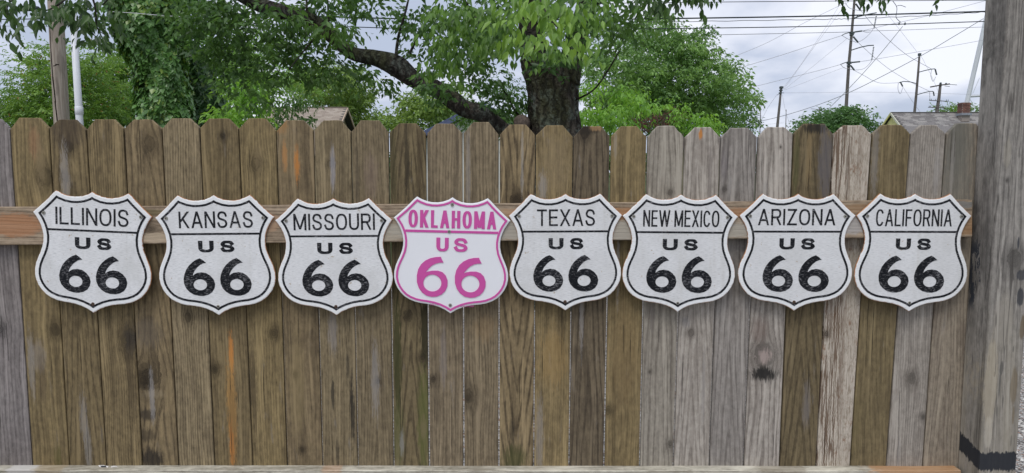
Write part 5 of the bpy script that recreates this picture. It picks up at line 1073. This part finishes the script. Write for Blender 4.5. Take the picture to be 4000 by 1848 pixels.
# ------------------------------------------------------------------ houses
def shingle_mesh(w_, l_, t):
    m = MB(); m.box((0, 0, 0), (w_*.985, l_, t)); return m
def house(name, label, ridgeA, D, ridge_end_px, half, slope, wallc, roofc, shc, gable_x, overhang=.35, fascia=(.55, .52, .40), pitch_dir='x', sw=.33, sl=.15, nsh=298, px_lim=None, siding=True, wall_kind='siding'):
    """house with its ridge along x; gable end at X0 facing the sign of gable_x"""
    a = P(*ridgeA, D-2.69); b_ = P(ridge_end_px, ridgeA[1], D-2.69); X0, Y0, Z0 = a.x, a.y, a.z; X1 = b_.x
    g_ = 1 if gable_x > 0 else -1       # direction the visible gable faces
    ez = Z0-half*slope; root = thing(name, label, 'house', ((X0+X1)/2, Y0, 0))
    wm_ = wallc
    x0 = X0-g_*overhang; xs_ = sorted((x0, X1)); hy = half-.35
    m = MB(); i = 0; zz_ = Z0-.16
    for x in xs_: m.v += [Vector((x, Y0-hy, 0)), Vector((x, Y0+hy, 0)), Vector((x, Y0+hy, zz_-hy*slope)), Vector((x, Y0, zz_)), Vector((x, Y0-hy, zz_-hy*slope))]
    m.f = [(0, 1, 2, 3, 4), (9, 8, 7, 6, 5), (0, 5, 6, 1), (1, 6, 7, 2), (4, 9, 5, 0)]; m.build('wall', wm_, root)
    if siding:
        n = int(half*slope/.16)
        for k in range(n):
            z = Z0-.16-(k+1)*.16; w2 = max(.1, (Z0-.2-z-.16)/slope*2+.15); m = MB(); m.box((x0+g_*.012, Y0, z+.08), (.02, w2, .15), Matrix.Rotation(-.06*g_, 3, 'Y')); m.build('siding_board', wm_, root)
    th = .10; Ls = math.hypot(half, half*slope); an = math.atan(slope)
    for sy in (-1, 1):
        m = MB(); c = Vector(((X0+X1)/2, Y0+sy*half/2, Z0-half*slope/2)); M = Matrix.Rotation(an*sy*-1, 3, 'X'); m.box(c-Vector((0, 0, th/2)), (abs(X1-X0), Ls, th), M); m.build('roof', roofc, root)
        m = MB(); c = Vector((X0+g_*.02, Y0+sy*half/2, Z0-half*slope/2-.06)); m.box(c, (.05, Ls+.02, .12), M); m.build('rake_board', fascia if sy < 0 or gable_x > 0 else wallc, root)
    # shingles on the slope facing the camera
    M = Matrix.Rotation(an, 3, 'X'); me = {}
    rows = int(Ls/sl); cols = int(abs(X1-X0)/sw)+1; cnt = 0; rest = MB(); xl_, xr_ = min(X0, X1), max(X0, X1)
    protos = []
    for k in range(4): mm = shingle_mesh(sw, sl*1.15, .014+.003*k); protos.append(mesh('shingle', mm.v, mm.f, shc[k % len(shc)]))
    for r_ in range(rows):
        for c_ in range(cols):
            x = xl_+(c_+.5)*sw+(sw/2 if r_ % 2 else 0)
            if x > xr_-.1: continue
            s_ = (r_+.5)*sl; p = Vector((x, Y0-s_*math.cos(an), Z0-s_*math.sin(an)+.012)); vis = r_ < (rows if px_lim is None else px_lim)
            if vis and cnt < nsh:
                o = bpy.data.objects.new('shingle', random.choice(protos)); COL.objects.link(o); o.parent = root; o.location = p-root.location; o.rotation_euler = (an+.05, 0, 0); cnt += 1
            else: rest.box(p, (sw*.985, sl*1.15, .016), Matrix.Rotation(an+.05, 3, 'X'))
    if rest.v: rest.build('shingle_field', shc[0], root, kind='stuff')
    m = MB(); m.box((X0+(X1-X0)/2, Y0, Z0+.02), (abs(X1-X0), .22, .03)); m.build('ridge_cap', shc[1], root)
    return root, X0, Y0, Z0
Y1 = simple('yellow_siding', (.70, .68, .30), .7, .04, 3); YF2 = simple('pale_fascia', (.62, .62, .50), .6, .05, 3); ROOFG = simple('roof_felt', (.07, .07, .068), .95, .2, 20)
SH = [simple('grey_shingle', c, .95, .25, 60) for c in ((.20, .19, .185), (.24, .23, .22), (.29, .275, .26), (.165, .155, .15))]
yh, hx, hy_, hz = house('yellow_house', 'yellow sided house with grey shingle roof and brick chimney, by the post', (3480, 440), 46, 4050, 4.2, .73, Y1, ROOFG, SH, -1, fascia=YF2, px_lim=16, overhang=.14)
def brick_m(c): return simple('brick_red', c, .9, .3, 30)
BRK = [brick_m((.19, .095, .075)), brick_m((.23, .115, .09)), brick_m((.15, .08, .065))]; MORT = simple('mortar', (.32, .28, .25), .95, .1, 20)
ch = thing('chimney', 'x', 'x', (0, 0, 0)); bpy.data.objects.remove(ch)
cc = P(3776, 436, 45.0-2.69); chc = bpy.data.objects.new('chimney', None); COL.objects.link(chc); chc.parent = yh; chc.location = Vector((cc.x, cc.y+.3, 0))-yh.location
zt_ = P(3776, 404, 42.5).z; z0_ = P(3776, 450, 42.5).z
m = MB(); m.box((0, 0, (zt_+z0_)/2-.2), (.50, .50, zt_-z0_+.4)); m.build('chimney_core', MORT, chc, world=False)
bp = [mesh('brick', (q := MB().box((0, 0, 0), (.21, .1, .062))).v, q.f, BRK[k]) for k in range(3)]
nr_ = int((zt_-z0_)/.075)
for r_ in range(nr_+1):
    z = z0_+(r_+.5)*.075
    if z > zt_+.04: break
    fl = .025 if r_ >= nr_-1 else 0
    for side in range(4):
        for c_ in range(3 if r_ % 2 else 2):
            off = (-.22+.22*c_) if r_ % 2 else (-.11+.22*c_); sx = .215+fl; wsc = .62 if (r_ % 2 and c_ != 1) else 1
            if r_ % 2 and c_ != 1: off = math.copysign(.185, off)
            o = bpy.data.objects.new('brick', random.choice(bp)); COL.objects.link(o); o.parent = chc
            o.location = ((off, -sx, z), (sx, off, z), (off, sx, z), (-sx, off, z))[side]; o.rotation_euler = (0, 0, side*math.pi/2); o.scale = (wsc, 1, 1)
m = MB(); m.box((0, 0, zt_+.03), (.46, .46, .05)); m.build('chimney_crown', MORT, chc, world=False)
m = MB(); m.box((0, -.05, z0_+.05), (.62, .62, .14)); m.build('flashing', simple('lead_flashing', (.26, .28, .31), .5, .2, 10), chc, world=False)
TAN = [simple('tan_shingle', c, .95, .2, 60) for c in ((.30, .25, .205), (.33, .28, .23), (.35, .30, .25), (.27, .225, .185))]; CREAM = simple('cream_siding', (.36, .31, .21), .7, .05, 3); CF = simple('tan_fascia', (.52, .40, .30), .7, .05, 3)
house('tan_roofed_house', 'tan roofed house seen over the fence below the long limb', (1357, 421), 40, 1040, 4.6, .6, CREAM, ROOFG, TAN, 1, fascia=CF, px_lim=14, sw=.3)
# white house with its gable to the camera
def white_house():
    D = 30-2.69; a = P(1880, 398, D); e = P(1655, 512, D); hw = (a.x-e.x)*1.25; sl_ = (a.z-e.z)/(a.x-e.x); root = thing('white_house', 'white gabled house with blue-grey roof edge, half hidden behind the main trunk', 'house', (a.x, D, 0))
    WH = simple('white_wall_paint', (.60, .60, .57), .7, .04, 3); BL = simple('blue_roof_edge', (.085, .105, .19), .6, .1, 8)
    m = MB(); z = a.z-.3
    for y in (D+.4, D+9): m.v += [Vector((a.x-hw+.4, y, 0)), Vector((a.x+hw-.4, y, 0)), Vector((a.x+hw-.4, y, z-(hw-.4)*sl_)), Vector((a.x, y, z)), Vector((a.x-hw+.4, y, z-(hw-.4)*sl_))]
    m.f = [(0, 1, 2, 3, 4), (9, 8, 7, 6, 5), (0, 4, 9, 5), (1, 6, 7, 2)]; m.build('wall', WH, root)
    an = math.atan(sl_); L = hw/math.cos(an)
    for s in (-1, 1):
        m = MB(); m.box((a.x+s*hw/2, D+4.6, a.z-hw*sl_/2-.08), (L, 9.4, .12), Matrix.Rotation(an*s, 3, 'Y')); m.build('roof', BL, root)
        m = MB(); m.box((a.x+s*hw/2, D-.12, a.z-hw*sl_/2-.13), (L, .05, .22), Matrix.Rotation(an*s, 3, 'Y')); m.build('rake_board', BL, root)
    for k in range(10):
        z = a.z-.55-k*.16; w2 = (a.z-.42-z)/sl_*2; m = MB(); m.box((a.x, D+.385, z), (min(w2, 2*hw-.8), .02, .15), Matrix.Rotation(.06, 3, 'X')); m.build('siding_board', WH, root)
    m = MB(); m.box((a.x, D+.36, a.z-1.2), (.5, .04, .6)); m.build('gable_vent', simple('vent_grey', (.3, .3, .3), .7, .1, 5), root)
white_house()
DBR = [simple('dark_brown_shingle', c, .95, .2, 60) for c in ((.07, .05, .045), (.085, .06, .05))]
house('brown_roofed_house', 'low far house with dark brown roof edge above the grey pickets', (2798, 505), 60, 2600, 3.2, .55, simple('olive_siding', (.22, .21, .11), .8, .05, 3), ROOFG, DBR, 1, fascia=DBR[0], px_lim=2, nsh=60, sw=.5, sl=.25)
